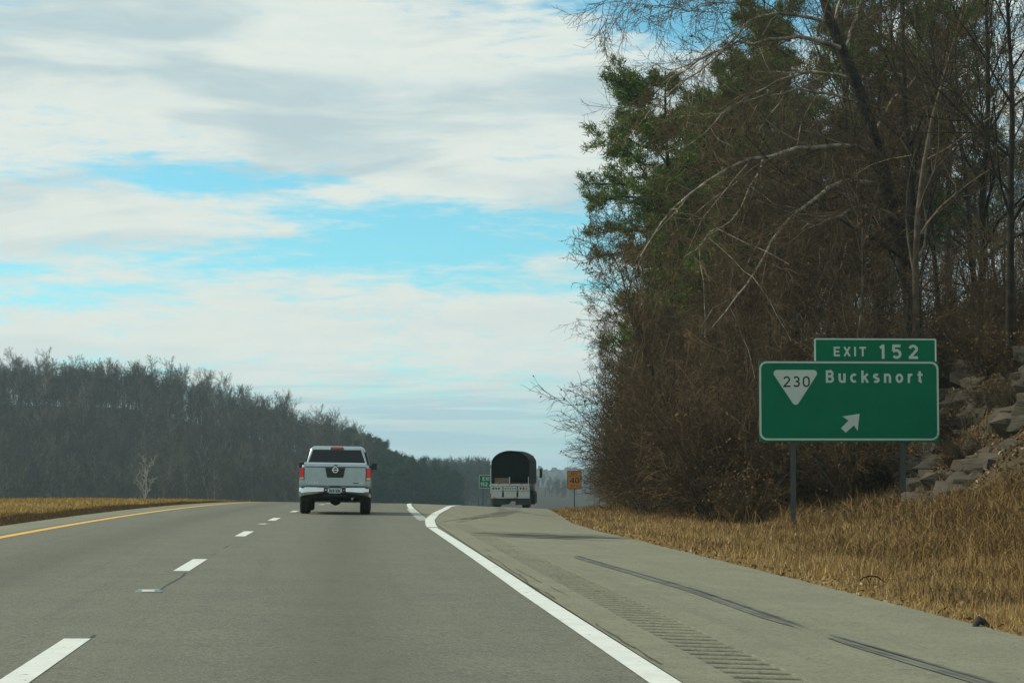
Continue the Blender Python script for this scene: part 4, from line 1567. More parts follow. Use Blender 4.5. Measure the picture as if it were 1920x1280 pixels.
# --- pines
def pine_meshes(seed, H, r, crown_lo, rad, n1=30, n2_=9, per=26, blen=.20, bw=.018, far=False):
    rg = np.random.default_rng(seed)
    P0, R0 = grow(np.zeros((1, 3)), np.array([[.02, .0, 1.]]), np.array([H]), np.array([r]), np.array([r * .15]), 10, .025, .05, rg)
    s, d, L, rr_ = kids(P0, R0, n1, crown_lo, .97, (55, 95), rg, 1., np.array([rad]), .4, 0.)
    tt = (s[:, 2] / H - crown_lo) / (1 - crown_lo)
    L = L * np.sqrt(np.clip(1.02 - np.clip(tt, 0, 1) ** 2.6, .12, 1)) * rg.uniform(.55, 1.12, len(L))
    P1, R1 = grow(s, d, L, np.maximum(rr_, .02), np.full(len(s), .015), 6, .10, .06, rg)
    s, d, L2, r2 = kids(P1, R1, n2_, .28, 1, (25, 60), rg, .36, L, .6, .3)
    P2, R2 = grow(s, d, L2, np.full(len(s), .012), np.full(len(s), .008), 4, .12, .08, rg)
    # needle tufts at and near the ends of the branchlets
    c = np.concatenate([P2[:, -1], P2[:, 2], P1[:, -1]])
    ax = np.concatenate([P2[:, -1] - P2[:, -2], P2[:, 2] - P2[:, 1], P1[:, -1] - P1[:, -2]])
    ax /= np.linalg.norm(ax, axis=1, keepdims=True) + 1e-9
    n = len(c) * per
    ci = np.repeat(np.arange(len(c)), per)
    v = rg.normal(0, 1, (n, 3))
    v /= np.linalg.norm(v, axis=1, keepdims=True)
    v = v + ax[ci] * .75
    v[:, 2] += .18
    v /= np.linalg.norm(v, axis=1, keepdims=True)
    o = c[ci] + rg.normal(0, blen * .42, (n, 3))
    ln = blen * rg.uniform(.7, 1.3, n)[:, None]
    sd = np.cross(v, rg.normal(0, 1, (n, 3)))
    sd /= np.linalg.norm(sd, axis=1, keepdims=True) + 1e-9
    V = np.stack([o - sd * bw, o + sd * bw, o + v * ln], 1).reshape(-1, 3)
    F = np.arange(n * 3).reshape(n, 3)
    return tubes([(P0, R0)], 7), tubes([(P1, R1), (P2, R2)], 3), (V, F), None


def make_pine(meshes, nm='needle', bark='dark_bark'):
    root = make_tree('pine_tree', meshes, bark, nm)
    for ch in root.children:
        if ch.name.startswith('crown'):
            ch.name = 'needles'
    return root


pines = [make_pine(pine_meshes(80, 17, .20, .22, 3.5, 62, 12, 40, .23, .020)), make_pine(pine_meshes(81, 19, .22, .30, 3.6, 60, 12, 40, .23, .020))]
pg = 'pine trees in the roadside wood'
for (pxx, ptop, Y, k, lab) in (
        (1282, 108, 100, 0, 'leftmost tall pine at the edge of the wood with a bough reaching over the ramp'),
        (1392, 38, 106, 1, 'pine with a pointed top rising just behind the arching bare limbs'),
        (1310, 170, 112, 0, 'lower rounded pine between the two taller pines'),
        (1640, -90, 98, 1, 'large pine whose crown leaves the top of the picture behind the leaning tree'),
        (1770, -60, 112, 1, 'pine deep in the wood above the exit sign'),
        (1490, 60, 108, 1, 'half hidden pine behind the arching bare limbs'),
        (1345, 120, 96, 0, 'dense pine directly behind the tips of the arching limbs'),
        (1300, 230, 108, 0, 'short thick pine behind the leftmost tall pine'),
        (1560, 10, 100, 1, 'pine showing between the leaning trunk and its upper limbs')):
    p = at(pxx, ptop, Y)
    gz = float(ground_z(p.x, Y)) - .2
    sc = (p.z - gz) / (17 if k == 0 else 19)
    put(pines[k], p.x, Y, sc, None, lab, 'pine tree', pg, gz)


def lowbough():
    """the long low bough that the leftmost pine holds out over the ramp"""
    rg = np.random.default_rng(91)
    root = [o for o in scene.objects if o.name.startswith('pine_tree') and o.get('label', '').startswith('leftmost')][0]
    inv = (Matrix.Translation(root.location) @ root.rotation_euler.to_matrix().to_4x4() @ Matrix.Diagonal((*root.scale, 1))).inverted()
    # boughs: from the trunk out to where the photograph shows their tips
    Vn, Pb = [], []
    for (x0, y0, x1, y1, x2, y2, dy) in ((1230, 350, 1160, 345, 1098, 345, -1), (1230, 385, 1170, 375, 1110, 372, .5), (1230, 310, 1190, 300, 1150, 285, 1), (1235, 430, 1170, 430, 1108, 440, 0),
                                         (1235, 470, 1180, 470, 1120, 482, 1), (1230, 250, 1190, 232, 1160, 215, 0), (1230, 280, 1180, 262, 1150, 250, -1.5), (1230, 200, 1195, 175, 1165, 165, 0),
                                         (1230, 365, 1160, 368, 1105, 385, -2)):
        q = np.array([list(at(x0, y0, 100)), list(at((x0 + x1) / 2, (y0 + y1) / 2 + 4, 100 + dy * .3)), list(at(x1, y1, 100 + dy)), list(at((x1 + x2) / 2, (y1 + y2) / 2, 100 + dy * 1.3)), list(at(x2, y2, 100 + dy * 1.5))])
        Pb.append(q)
    Pb = np.array(Pb)
    Rb = np.repeat(np.linspace(.06, .018, 5)[None], len(Pb), 0)
    L = np.linalg.norm(np.diff(Pb, axis=1), axis=2).sum(1)
    s, d, L2, r2 = kids(Pb, Rb, 16, .25, 1, (20, 60), rg, .26, L, .6, .35)
    P2, R2 = grow(s, d, L2, np.full(len(s), .012), np.full(len(s), .008), 4, .12, .1, rg)
    c = np.concatenate([P2[:, -1], P2[:, 2], P2[:, 1], Pb[:, -1]])
    per = 34
    n = len(c) * per
    ci = np.repeat(np.arange(len(c)), per)
    v = rg.normal(0, 1, (n, 3))
    v[:, 2] += .5
    v /= np.linalg.norm(v, axis=1, keepdims=True)
    o = c[ci] + rg.normal(0, .09, (n, 3))
    ln = .21 * rg.uniform(.7, 1.3, n)[:, None]
    sd = np.cross(v, rg.normal(0, 1, (n, 3)))
    sd /= np.linalg.norm(sd, axis=1, keepdims=True)
    V = np.stack([o - sd * .019, o + sd * .019, o + v * ln], 1).reshape(-1, 3)
    m = np.array(inv)
    def loc(a): return a @ m[:3, :3].T + m[:3, 3]
    tv, tf = tubes([(Pb, Rb), (P2, R2)], 4)
    bo = link('low_boughs', mesh_np('low_boughs', loc(tv), tf), root, 'dark_bark')
    link('bough_needles', mesh_np('bough_needles', loc(V), np.arange(n * 3).reshape(n, 3)), bo, 'needle')


lowbough()

# --- bare trees of the hill, saplings at its edge, brush beneath
LAB_T = {'front': 'bare grey-brown tree among others on the bank behind the exit sign', 'left': 'thin bare tree in the edge of the wood beside the ramp',
         'right': 'tall bare tree in the dense wood above the rock outcrop', 'back': 'bare tree standing on the crest of the wooded roadside hill'}
pts = []
tries = 0
while len(pts) < 64 and tries < 20000:
    tries += 1
    Y = rng.uniform(58, 165)
    r = 2.5 + 34 * rng.random() ** 1.25
    X = float(FOOT(Y)) + r
    c = px_of(X, Y)
    if c > 2010 or (Y < 66 and r < 9) or px_of(X - 2.6, Y) < 1135:
        continue
    if any((X - a) ** 2 + (Y - b) ** 2 < 1.7 ** 2 for a, b, *_ in pts):
        continue
    if c < 1450 and Y < 97 and r > 5 and rng.random() < .6:
        continue
    pts.append((X, Y, r, c))
for X, Y, r, c in pts:
    k = 'above the rock outcrop' if c > 1740 else 'above the exit sign' if c > 1440 else 'left of the exit sign' if c > 1270 else 'beside the ramp'
    i = int(rng.integers(4))
    look = ('broad grey bare tree', 'dark brown-leaved bare tree', 'very tall dark bare tree', 'slim pale bare tree')[i]
    dep = 'at the front of the wood' if r < 8 else 'in the middle of the wood' if r < 20 else 'at the back of the wood'
    edge = r < 6
    sc = rng.uniform(.8, 1.1) * (.75 if edge else 1)
    if c < 1330: sc *= .72
    put(tall[i], X, Y, sc, None, f'{look} {dep} {k}', 'tree', f'{look}, {dep}, {k}', None, (rng.normal(0, .05), rng.normal(-.05 if edge else 0, .05)))
# a few named standing trunks
put(tall[2], *[float(v) for v in at(1728, 480, 70).xy], 1.0, 1., 'straight dark trunk just to the right of the leaning tree with pale limbs', 'tree', None)
put(tall[0], *[float(v) for v in at(1712, 480, 66).xy], .95, 2., 'thin pale trunk in front of the straight dark trunk on the bank', 'tree', None)
put(tall[2], *[float(v) for v in at(1893, 300, 58).xy], .75, 2.6, 'tall dark tree at the right border of the picture', 'tree', None)
for (pxx, Y, k, sc, lab) in ((1585, 84, 2, 1.0, 'dark straight trunk seen through the gap left of the leaning tree'), (1480, 90, 2, .9, 'dark trunk rising behind the lower arching limbs'),
                             (1770, 78, 1, 1.1, 'dark leafy-twigged trunk right of the straight dark trunk'), (1830, 72, 2, 1.0, 'tall dark trunk high on the bank right of the exit sign'),
                             (1400, 94, 1, .9, 'dark trunk standing below the lowest arching limb tips')):
    p = at(pxx, 500, Y)
    put(tall[k], p.x, Y, sc, None, lab, 'tree')
sp = []
tries = 0
while len(sp) < 58 and tries < 9000:
    tries += 1
    Y = rng.uniform(63, 128)
    X = float(FOOT(Y)) + rng.uniform(-.4, 5.5)
    if px_of(X, Y) > 1850 or any((X - a) ** 2 + (Y - b) ** 2 < 1.15 ** 2 for a, b in sp) or X < float(ER(Y)) + 2.2 or px_of(X - 2.0, Y) < 1104:
        continue
    if Y < 74 and 1180 < px_of(X, Y) < 1680 and rng.random() < .55:
        continue
    sp.append((X, Y))
for X, Y in sp:
    far = Y > 88
    i = int(rng.integers(3))
    c = px_of(X, Y)
    look = ('bushy bare sapling', 'low sapling still holding brown leaves', 'tall thin sapling')[i]
    k = 'beside the far part of the ramp' if Y > 100 else 'at the ramp edge near the yellow sign' if Y > 88 else 'behind the exit sign' if c > 1420 else 'left of the exit sign'
    put(small[i], X, Y, rng.uniform(.75, 1.15), None, f'{look} {k}', 'tree', f'{look} {k}', None, (rng.normal(0, .06), rng.normal(-.14, .06)))
for j in range(9):         # those that lean out over the ramp
    Y = 78 + 2.4 * j
    X = float(ER(Y)) + 4.3 + .25 * (j % 3)
    put(small[(0, 2, 0)[j % 3]], X, Y, (.68, .62, .78)[(j * 2) % 3], None, ('sapling', 'slender sapling', 'ragged sapling')[j % 3] + f' leaning out over the grass at the ramp edge, {("near", "middle", "far")[j // 3]} group', 'tree',
        'saplings leaning over the ramp, ' + ('near', 'middle', 'far')[j // 3], None, (0, -.10 - .03 * (j % 2)))
bs = []
tries = 0
while len(bs) < 165 and tries < 20000:
    tries += 1
    Y = rng.uniform(60, 150)
    r = rng.uniform(-.6, 4) if rng.random() < .55 else rng.uniform(4, 24)
    X = float(FOOT(Y)) + r
    c = px_of(X, Y)
    if c > 1980 or X < float(ER(Y)) + 1.6 or px_of(X - 1.7, Y) < 1108 or any((X - a) ** 2 + (Y - b) ** 2 < 1.0 for a, b, *_ in bs):
        continue
    if c > 1690 and Y < 74 and r < 12:
        continue
    bs.append((X, Y, r))
for X, Y, r in bs:
    i = int(rng.integers(4))
    c = px_of(X, Y)
    look = ('tangled brown bush', 'tall open bush', 'low bush full of dead leaves', 'very tall wispy bush')[i]
    k = 'beside the ramp' if c < 1230 else 'left of the exit sign' if c < 1430 else 'behind the exit sign' if c < 1740 else 'above the rock outcrop'
    dep = 'by the dry grass' if r < 4 else 'up the slope'
    put(bushes[i], X, Y, rng.uniform(.7, 1.15), None, f'{look} {dep} {k}', 'bush', f'{look} {dep} {k}')
# scrub above and on the rock cut
for (pxx, pyy, Y, k, sc, lab) in ((1770, 690, 58, 2, .7, 'scrubby bush just above the right corner of the exit sign'), (1850, 650, 60, 0, .8, 'scrubby bush at the top of the rock outcrop'),
                                  (1905, 640, 57, 2, .8, 'scrubby bush above the rock outcrop by the picture border'), (1800, 610, 66, 1, .9, 'taller scrub on the slope above the rock outcrop'),
                                  (1880, 580, 66, 1, 1.0, 'tallest scrub on the slope above the rock outcrop'), (1740, 640, 64, 0, .8, 'brown scrub directly behind the exit number panel'),
                                  (1660, 660, 66, 3, .9, 'dense scrub behind the middle of the exit sign'), (1600, 700, 64, 0, 1., 'dense scrub behind the lower middle of the exit sign'),
                                  (1790, 760, 55, 2, .42, 'small dry bush growing among the rocks beside the lower right corner of the exit sign'), (1850, 730, 57, 2, .5, 'small dry bush growing high among the rocks of the outcrop'),
                                  (1895, 800, 53, 0, .4, 'low twiggy bush at the foot of the rocks by the picture border'), (1815, 850, 53, 2, .4, 'low dry bush below the rocks near the second sign post'),
                                  (1530, 760, 62, 3, .8, 'dense scrub behind the route shield of the exit sign'), (1640, 860, 60, 2, .9, 'low brown bush between the two sign posts'),
                                  (1560, 880, 61, 0, .9, 'brown bush just right of the left sign post'), (1460, 880, 62, 2, 1.1, 'brown bush just left of the left sign post')):
    p = at(pxx, pyy, Y)
    put(bushes[k], p.x, Y, sc, None, lab, 'bush')


# ------------------------------------------------------------------ rock outcrop on the cut bank
def rock_mesh(seed):
    rg = np.random.default_rng(seed)
    bm = bmesh.new()
    for k in range(30):
        p = rg.uniform(-.5, .5, 3)
        ax = int(rg.integers(3))
        p[ax] = math.copysign(.5, p[ax])
        p[:2] += p[:2] * .25 * rg.random()
        bm.verts.new(p)
    bmesh.ops.convex_hull(bm, input=bm.verts[:])
    bmesh.ops.delete(bm, geom=[v for v in bm.verts if not v.link_faces], context='VERTS')
    bmesh.ops.triangulate(bm, faces=bm.faces[:])
    me = bpy.data.meshes.new('rock')
    bm.to_mesh(me)
    bm.free()
    me.materials.append(M['rock'])
    return me


rocks = [rock_mesh(200 + i) for i in range(7)]
oc = empty('rock_outcrop', (17.0, 57, float(ground_z(17.0, 57))), 0, 'grey layered limestone outcrop in the cut bank to the right of the exit sign', 'rock outcrop')
cnt = 0
tries = 0
while cnt < 240 and tries < 8000:
    tries += 1
    Y = rng.uniform(50, 66)
    r = rng.uniform(2.6, 8.8)
    X = float(FOOT(Y)) + r
    c = px_of(X, Y)
    if c < 1690 or c > 2010:
        continue
    z = float(ground_z(X, Y))
    if rng.random() < .25 or n2(X, Y, 1.6, 21) + n2(0, z, .5, 22) * .8 < .0:
        continue
    o = bpy.data.objects.new('rock', rocks[cnt % 7])
    COL.objects.link(o)
    o.parent = oc
    sz = .28 + .85 * rng.random() ** 1.8
    o.scale = (sz * rng.uniform(.8, 1.3), sz * rng.uniform(.9, 1.9), sz * rng.uniform(.38, .75))
    o.rotation_euler = (rng.normal(.0, .10), rng.normal(.06, .10), rng.normal(.3, .5))
    o.location = Vector((X + .24 * sz, Y, z - .12 * sz)) - oc.location
    cnt += 1


# ------------------------------------------------------------------ grass, weeds, leaves
def blades(name, X, Y, h, w, mat, lean=.35, seg=1, z=None, droop=.25):
    n = len(X)
    z = ground_z(X, Y) - .02 if z is None else z
    a = rng.uniform(0, 2 * PI, n)
    d = np.stack([np.cos(a), np.sin(a), np.zeros(n)], 1)
    b = rng.uniform(0, 2 * PI, n)
    ln = np.abs(rng.normal(0, lean, n))
    t = np.stack([np.cos(b) * ln, np.sin(b) * ln, np.ones(n)], 1)
    t /= np.linalg.norm(t, axis=1, keepdims=True)
    o = np.stack([X, Y, z], 1)
    w_ = np.broadcast_to(np.asarray(w, float), (n,))[:, None] / 2
    if seg == 1:
        V = np.stack([o - d * w_, o + d * w_, o + t * h[:, None]], 1).reshape(-1, 3)
        F = np.arange(n * 3).reshape(n, 3)
    else:
        m = o + t * h[:, None] * .6
        e = o + t * h[:, None] + np.stack([np.cos(b), np.sin(b), -np.ones(n) * .5], 1) * (h * droop * rng.uniform(.3, 1.6, n))[:, None]
        V = np.stack([o - d * w_, o + d * w_, m + d * w_ * .8, m - d * w_ * .8, e - d * w_ * .25, e + d * w_ * .25], 1).reshape(-1, 3)
        i = np.arange(n)[:, None] * 6
        F = np.concatenate([i + np.array([[0, 1, 2, 3]]), i + np.array([[3, 2, 5, 4]])]).reshape(-1, 4)
    return link(name, mesh_np(name, V, F), None, mat, 'stuff')


def scatter(n, y0, y1, fn, pw=.5):
    """points denser near the eye: Y from y0 to y1, X from fn(Y, random)"""
    u = rng.random(n)
    Y = y0 * (y1 / y0) ** (u ** pw if pw != .5 else u)
    return fn(Y, rng.random(n)), Y


# mown verge next to the pavement
X, Y = scatter(150000, 13.5, 125, lambda Y, q_: ER(Y) + .02 + (q_ ** 1.25) * np.minimum(np.maximum(FOOT(Y) - ER(Y) + 1.5, 2.6), 7.5))
keep = n2(X, Y, .7, 31) + n2(X, Y, 2.4, 32) * .8 > -.42 + .35 * np.exp(-(X - ER(Y)) / .25)
X, Y = X[keep], Y[keep]
e = X - ER(Y)
h = (.05 + .11 * sstep(.1, 1.5, e)) * rng.uniform(.5, 1.6, len(X)) * (1 + .8 * n2(X, Y, 1.5, 33))
blades('dry_grass', X, Y, h, .007 + .00028 * Y, 'grass', .6)
# taller weeds on the foot of the bank
X, Y = scatter(120000, 17, 128, lambda Y, q_: np.maximum(FOOT(Y) - 2.6, ER(Y) + 1.5) + q_ * np.where(Y < 74, 9, 4.0))
keep = (n2(X, Y, 1.1, 41) + n2(X, Y, 3.5, 42) > -.25) & (X < .40 * Y + 2)
X, Y = X[keep], Y[keep]
f = sstep(-2.6, 1.0, X - FOOT(Y))
h = (.09 + .20 * f) * rng.uniform(.4, 1.7, len(X)) * (1 + 1.5 * n2(X, Y, 1.3, 43))
rockless = ~((X - FOOT(Y) > 3.2) & (Y > 49) & (Y < 67) & (rng.random(len(X)) < .30))
X, Y, h = X[rockless], Y[rockless], h[rockless]
blades('weeds', X, Y, h, .008 + .00018 * Y, 'weeds', .8, 2)
# pale seed stalks standing out of them
X, Y = scatter(1100, 24, 110, lambda Y, q_: np.maximum(FOOT(Y) - 1.6, ER(Y) + 2.2) + q_ * 5)
h = rng.uniform(.3, .95, len(X))
blades('weed_stalks', X, Y, h, .009 + .00010 * Y, 'weeds', .5, 2, None, .35)
# darker matted weeds in patches
X, Y = scatter(60000, 15, 120, lambda Y, q_: ER(Y) + .9 + q_ * np.minimum(np.maximum(FOOT(Y) - ER(Y) + 2.5, 3.5), 9))
keep = (n2(X, Y, .9, 61) + n2(X, Y, 2.6, 62) > .16) & (X < .40 * Y + 2)
X, Y = X[keep], Y[keep]
blades('matted_weeds', X, Y, .20 * rng.uniform(.4, 1.5, len(X)), .010 + .00022 * Y, 'bank', 1.1, 2)
# left bank and field of the median
X, Y = scatter(70000, 30, 130, lambda Y, q_: EL(Y) - .05 - q_ * 2.0)
h = .055 * rng.uniform(.5, 1.5, len(X)) * (1 + 1.2 * n2(X, Y, 1.3, 51)) + .02
blades('bank_grass', X, Y, h, .010 + .0004 * Y, 'bank', .5)
X, Y = scatter(90000, 42, 135, lambda Y, q_: EL(Y) - 1.5 - q_ ** 1.3 * 24)
keep = n2(X, Y, 2.2, 71) + n2(X, Y, 7, 72) > -.38
X, Y = X[keep], Y[keep]
h = .10 * rng.uniform(.4, 1.6, len(X)) * (1 + 1.3 * n2(X, Y, 1.8, 73))
blades('median_grass', X, Y, h, .012 + .0005 * Y, 'median', .5)


def litter(name, n, y0, y1, fn, lo, hi, mat):
    X, Y = scatter(n, y0, y1, fn)
    C = np.stack([X, Y, ground_z(X, Y) + rng.uniform(.0, .07, len(X))], 1)
    V, F = leaf_quads(C, lo, hi, rng)
    link(name, mesh_np(name, V, F), None, mat, 'stuff')


litter('fallen_leaves', 5200, 14, 115, lambda Y, q_: ER(Y) + .0 + q_ ** 1.3 * 7, .014, .045, 'litter')
litter('leaf_litter', 26000, 30, 120, lambda Y, q_: FOOT(Y) + q_ * 16, .04, .09, 'dead_leaf')
litter('bank_leaves', 9000, 48, 68, lambda Y, q_: FOOT(Y) + 2 + q_ * 9, .03, .08, 'litter')

# a blown tyre shred, a fallen branch and a scrap at the edge of the grass
def shred(px_, py_, Y, L):
    p = at(px_, py_, Y)
    x, y = p.x, Y
    z = float(ground_z(x, y))
    o = empty('tyre_shred', (x, y, z), .6, 'torn black scrap of tyre lying at the edge of the dry grass', 'tyre scrap')
    P = np.array([[[-.16, 0, .02], [-.07, .02, .07], [0, .03, .13], [.07, .0, .10], [.16, -.03, .03], [.25, -.02, .01]]]) * L
    link('tread', mesh_np('tread', *tubes([(P, np.array([[.02, .05, .065, .05, .03, .012]]) * L)], 5)), o, 'rubber')


shred(1838, 1168, 17.5, .62)
p = at(1632, 1072, 25.5)
fb = empty('fallen_branch', (p.x, 25.5, float(ground_z(p.x, 25.5)) + .06), .1, 'thin bowed dead branch lying on the dry grass below the exit sign', 'branch')
P = np.array([[[-.16, 0, .0], [-.08, .02, .05], [0, .03, .07], [.09, .0, .06], [.16, -.03, .0], [.22, -.06, -.03]]]) * 1.05
link('stick', mesh_np('stick', *tubes([(P, np.array([[.004, .009, .011, .010, .008, .004]]))], 5)), fb, 'dark_bark')

# ------------------------------------------------------------------ far woods
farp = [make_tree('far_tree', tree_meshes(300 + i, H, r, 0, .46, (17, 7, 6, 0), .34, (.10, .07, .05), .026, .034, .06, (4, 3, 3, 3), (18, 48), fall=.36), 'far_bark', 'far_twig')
        for i, (H, r) in enumerate(((14, .20), (16, .22), (12.5, .17), (15, .19)))]
lx = []
tries = 0
while len(lx) < 285 and tries < 60000:
    tries += 1
    if len(lx) < 130:                  # the row along the skyline first, evenly spread
        Y = rng.uniform(628, 668)
        X = (-.182 + .195 * (len(lx) + rng.random()) / 130) * Y
        dmin = .9
    else:
        Y = 470 + 160 * rng.random()
        X = rng.uniform(-.185, .018) * Y
        dmin = 4
    if any((X - a) ** 2 + (Y - b) ** 2 < dmin ** 2 for a, b in lx):
        continue
    lx.append((X, Y))
for X, Y in lx:
    k = 'skyline' if Y > 615 else 'foot' if Y < 510 else 'slope'
    c = px_of(X, Y)
    side = 'left' if c < 190 else 'middle' if c < 400 else 'right'
    i = int(rng.integers(4))
    look = ('slim', 'tall', 'short', 'broad')[i]
    where = {'left': 'by the picture border', 'middle': 'above the lone pale tree', 'right': 'next to the pickup'}[side]
    lab = {'skyline': f'{look} bare tree on the far skyline {where}', 'foot': f'{look} bare tree at the foot of the far hill {where}',
           'slope': f'{look} bare tree on the far wooded slope {where}'}[k]
    put(farp[i], X, Y, rng.uniform(.8, 1.1) * (.86 if k == 'skyline' else .80), None, lab, 'tree', f'{look} far trees, {k}, {side}')

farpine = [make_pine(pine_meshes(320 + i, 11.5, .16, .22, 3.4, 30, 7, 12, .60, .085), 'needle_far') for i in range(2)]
n_p = 0
tries = 0
pp = []
while len(pp) < 130 and tries < 9000:
    tries += 1
    Y = rng.uniform(500, 650)
    X = rng.uniform(0, .062) * Y
    lim = .0 + .020 * Y - (Y - 500) * .02
    if X < 4 - (650 - Y) * -.02 or any((X - a) ** 2 + (Y - b) ** 2 < 3.0 ** 2 for a, b in pp):
        continue
    pp.append((X, Y))
for X, Y in pp:
    put(farpine[int(rng.integers(2))], X, Y, rng.uniform(.75, 1.1), None, ('dark pine high on' if Y > 590 else 'dark pine low on' if Y < 535 else 'dark pine halfway up') + ' the right end of the far hill, ' + ('next to the pickup' if X / Y < .022 else 'at its tapering tip' if X / Y > .044 else 'in its middle'), 'pine tree',
        'far pines ' + ('high' if Y > 590 else 'low' if Y < 535 else 'halfway') + (' near' if X / Y < .022 else ' tip' if X / Y > .044 else ' middle'))

# one pale tree in front of the far hill
pt = make_tree('pale_tree', tree_meshes(340, 9.5, .12, 0, .5, (9, 5, 5, 0), .22, (.14, .08, .03), .022, .022, .06, (5, 4, 3, 3), (25, 50)), 'pale_bark2' if False else 'white_bark', 'far_twig') if False else None
M['white_bark'] = plain('white_bark', (.34, .33, .29), .9, 0, .3, 2, .2)
pt = make_tree('pale_tree', tree_meshes(340, 9.5, .12, 0, .5, (9, 5, 5, 0), .22, (.14, .08, .03), .020, .020, .06, (5, 4, 3, 3), (25, 50)), 'white_bark', 'white_bark')
p = at(272, 940, 380)
put(pt, p.x, 380, 1.0, None, 'pale branching tree standing alone in front of the dark wooded hill', 'tree', None, at(272, 866, 380).z - 9.8)


def woods(name, n, fx, fy, H, mat_t, mat_c, proto, smin, smax):
    """a far wood that reads as one mass: one object"""
    tr_, li, cr_, _ = proto
    V = np.concatenate([tr_[0], li[0], cr_[0]]) if cr_[1].shape[1] == 4 else cr_[0]
    F = np.concatenate([tr_[1], li[1] + len(tr_[0]), cr_[1] + len(tr_[0]) + len(li[0])]) if cr_[1].shape[1] == 4 else cr_[1]
    Vs, Fs = [], []
    for i in range(n):
        Y = fy()
        X = fx(Y)
        a = rng.uniform(0, 2 * PI)
        s = rng.uniform(smin, smax)
        ca, sa = math.cos(a) * s, math.sin(a) * s
        Q = np.stack([V[:, 0] * ca - V[:, 1] * sa + X, V[:, 0] * sa + V[:, 1] * ca + Y, V[:, 2] * s + float(ground_z(X, Y)) - .3], 1)
        Vs.append(Q)
        Fs.append(F + i * len(V))
    link(name, mesh_np(name, np.concatenate(Vs), np.concatenate(Fs)), None, mat_c, 'stuff')


def sliver_tree(seed, H, spread, n1, n2_, n3, w):
    """a far tree of narrow one-face twigs round a trunk and limbs"""
    rg = np.random.default_rng(seed)
    P0, R0 = grow(np.zeros((1, 3)), np.array([[.02, 0, 1.]]), np.array([H * .9]), np.array([w * 4]), np.array([w]), 5, .05, .03, rg)
    s, d, L, r_ = kids(P0, R0, n1, .18, .98, (18, 50), rg, spread, np.array([H]), .5, .5)
    P1, R1 = grow(s, d, L, np.full(n1, w * 1.3), np.full(n1, w * .6), 4, .14, .08, rg)
    s2, d2, L2, r2 = kids(P1, R1, n2_, .1, 1, (20, 55), rg, .55, L, .6, .3)
    P2 = np.stack([s2, s2 + d2 * L2[:, None]], 1)
    R2 = np.full((len(s2), 2), w * .8)
    s3, d3, L3, r3 = kids(P2, R2, n3, .1, 1, (20, 55), rg, .6, L2, .6, .3)
    V, F = tubes([(P0, R0), (P1, R1)], 3)
    tri = np.concatenate([F[:, [0, 1, 2]], F[:, [0, 2, 3]]])
    S, D_, L_ = np.concatenate([s2, s3]), np.concatenate([d2, d3]), np.concatenate([L2, L3])
    sd = np.cross(D_, rg.normal(0, 1, D_.shape))
    sd /= np.linalg.norm(sd, axis=1, keepdims=True) + 1e-9
    W_ = np.stack([S - sd * w, S + sd * w, S + D_ * L_[:, None]], 1).reshape(-1, 3)
    return np.concatenate([V, W_]), np.concatenate([tri, len(V) + np.arange(len(W_)).reshape(-1, 3)])


def woods(name, n, fx, fy, protos, smin, smax):
    """a far wood that reads as one mass: one object"""
    Vs, Fs, base = [], [], 0
    for i in range(n):
        V, F = protos[i % len(protos)]
        Y = fy()
        X = fx(Y)
        a = rng.uniform(0, 2 * PI)
        s = rng.uniform(smin, smax)
        ca, sa = math.cos(a) * s, math.sin(a) * s
        Vs.append(np.stack([V[:, 0] * ca - V[:, 1] * sa + X, V[:, 0] * sa + V[:, 1] * ca + Y, V[:, 2] * s + float(ground_z(X, Y)) - .3], 1))
        Fs.append(F + base)
        base += len(V)
    link(name, mesh_np(name, np.concatenate(Vs), np.concatenate(Fs)), None, 'far_twig', 'stuff')


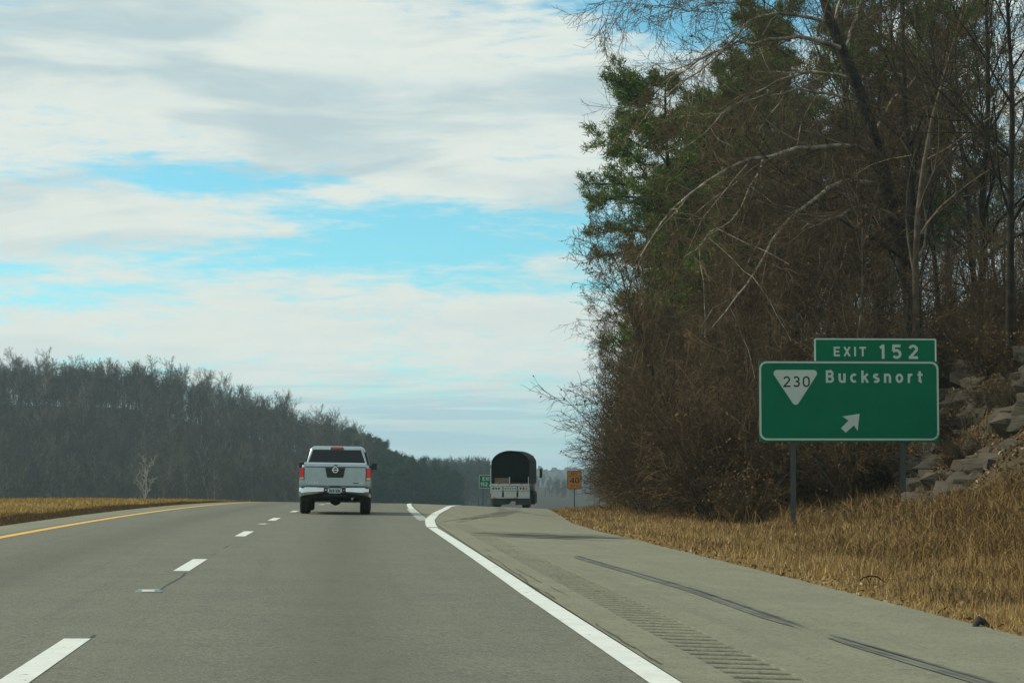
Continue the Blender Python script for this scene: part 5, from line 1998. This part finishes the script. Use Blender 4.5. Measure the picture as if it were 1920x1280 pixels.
sl = [sliver_tree(400 + i, 12 + i, .42, 9, 8, 5, .05) for i in range(3)]
woods('far_hill_woods', 800, lambda Y: rng.uniform(-.185, .015) * Y, lambda: rng.uniform(468, 640), sl, .55, 1.0)
woods('far_hill_crest_woods', 330, lambda Y: rng.uniform(-.185, .010) * Y, lambda: rng.uniform(640, 690), sl, .35, .9)
vp = [sliver_tree(410 + i, 13, .44, 8, 7, 4, .09) for i in range(3)]
woods('valley_woods', 420, lambda Y: rng.uniform(.035, .080) * Y, lambda: rng.uniform(760, 1250), vp, .8, 1.3)
woods('low_valley_woods', 260, lambda Y: rng.uniform(.080, .19) * Y, lambda: rng.uniform(900, 1400), vp, .3, .62)
ridge = tree_meshes(402, 15, .8, 0, .42, (9, 5, 0, 0), .12, (.14, .1, .05), .5, .55, .05, (3, 3, 3, 3), (30, 65)) if False else None


def ridge_woods():
    """the last ridge: rounded tree tops a few pixels high, each a low jagged dome"""
    Vs, Fs = [], []
    b = 0
    for i in range(900):
        Y = rng.uniform(2050, 2620)
        X = rng.uniform(.02, .24) * Y
        r = rng.uniform(5, 10)
        h = rng.uniform(9, 17)
        z = float(ground_z(X, Y)) - 2
        n = 7
        ringv = []
        for lvl, (k, zz) in enumerate(((1., .25), (.85, .7), (.35, 1.))):
            for j in range(n):
                a = 2 * PI * (j + .5 * lvl) / n
                q_ = k * r * rng.uniform(.75, 1.2)
                ringv.append((X + q_ * math.cos(a), Y + q_ * math.sin(a), z + h * zz * rng.uniform(.88, 1.1)))
        Vs += ringv
        for l in range(2):
            for j in range(n):
                Fs.append((b + l * n + j, b + l * n + (j + 1) % n, b + (l + 1) * n + (j + 1) % n, b + (l + 1) * n + j))
        for j in range(1, n - 1, 1):
            Fs.append((b + 2 * n, b + 2 * n + j, b + 2 * n + j + 1, b + 2 * n + j + 1))
        b += 3 * n
    Fs = [f for f in Fs if len(set(f)) == 4]
    link('ridge_woods', mesh_np('ridge_woods', Vs, Fs), None, 'far_twig', 'stuff')


ridge_woods()
# prototypes that were never placed
for pr in tall + small + bushes + pines + farp + farpine:
    if pr.name not in used_proto:
        for ch in list(pr.children_recursive):
            bpy.data.objects.remove(ch)
        bpy.data.objects.remove(pr)
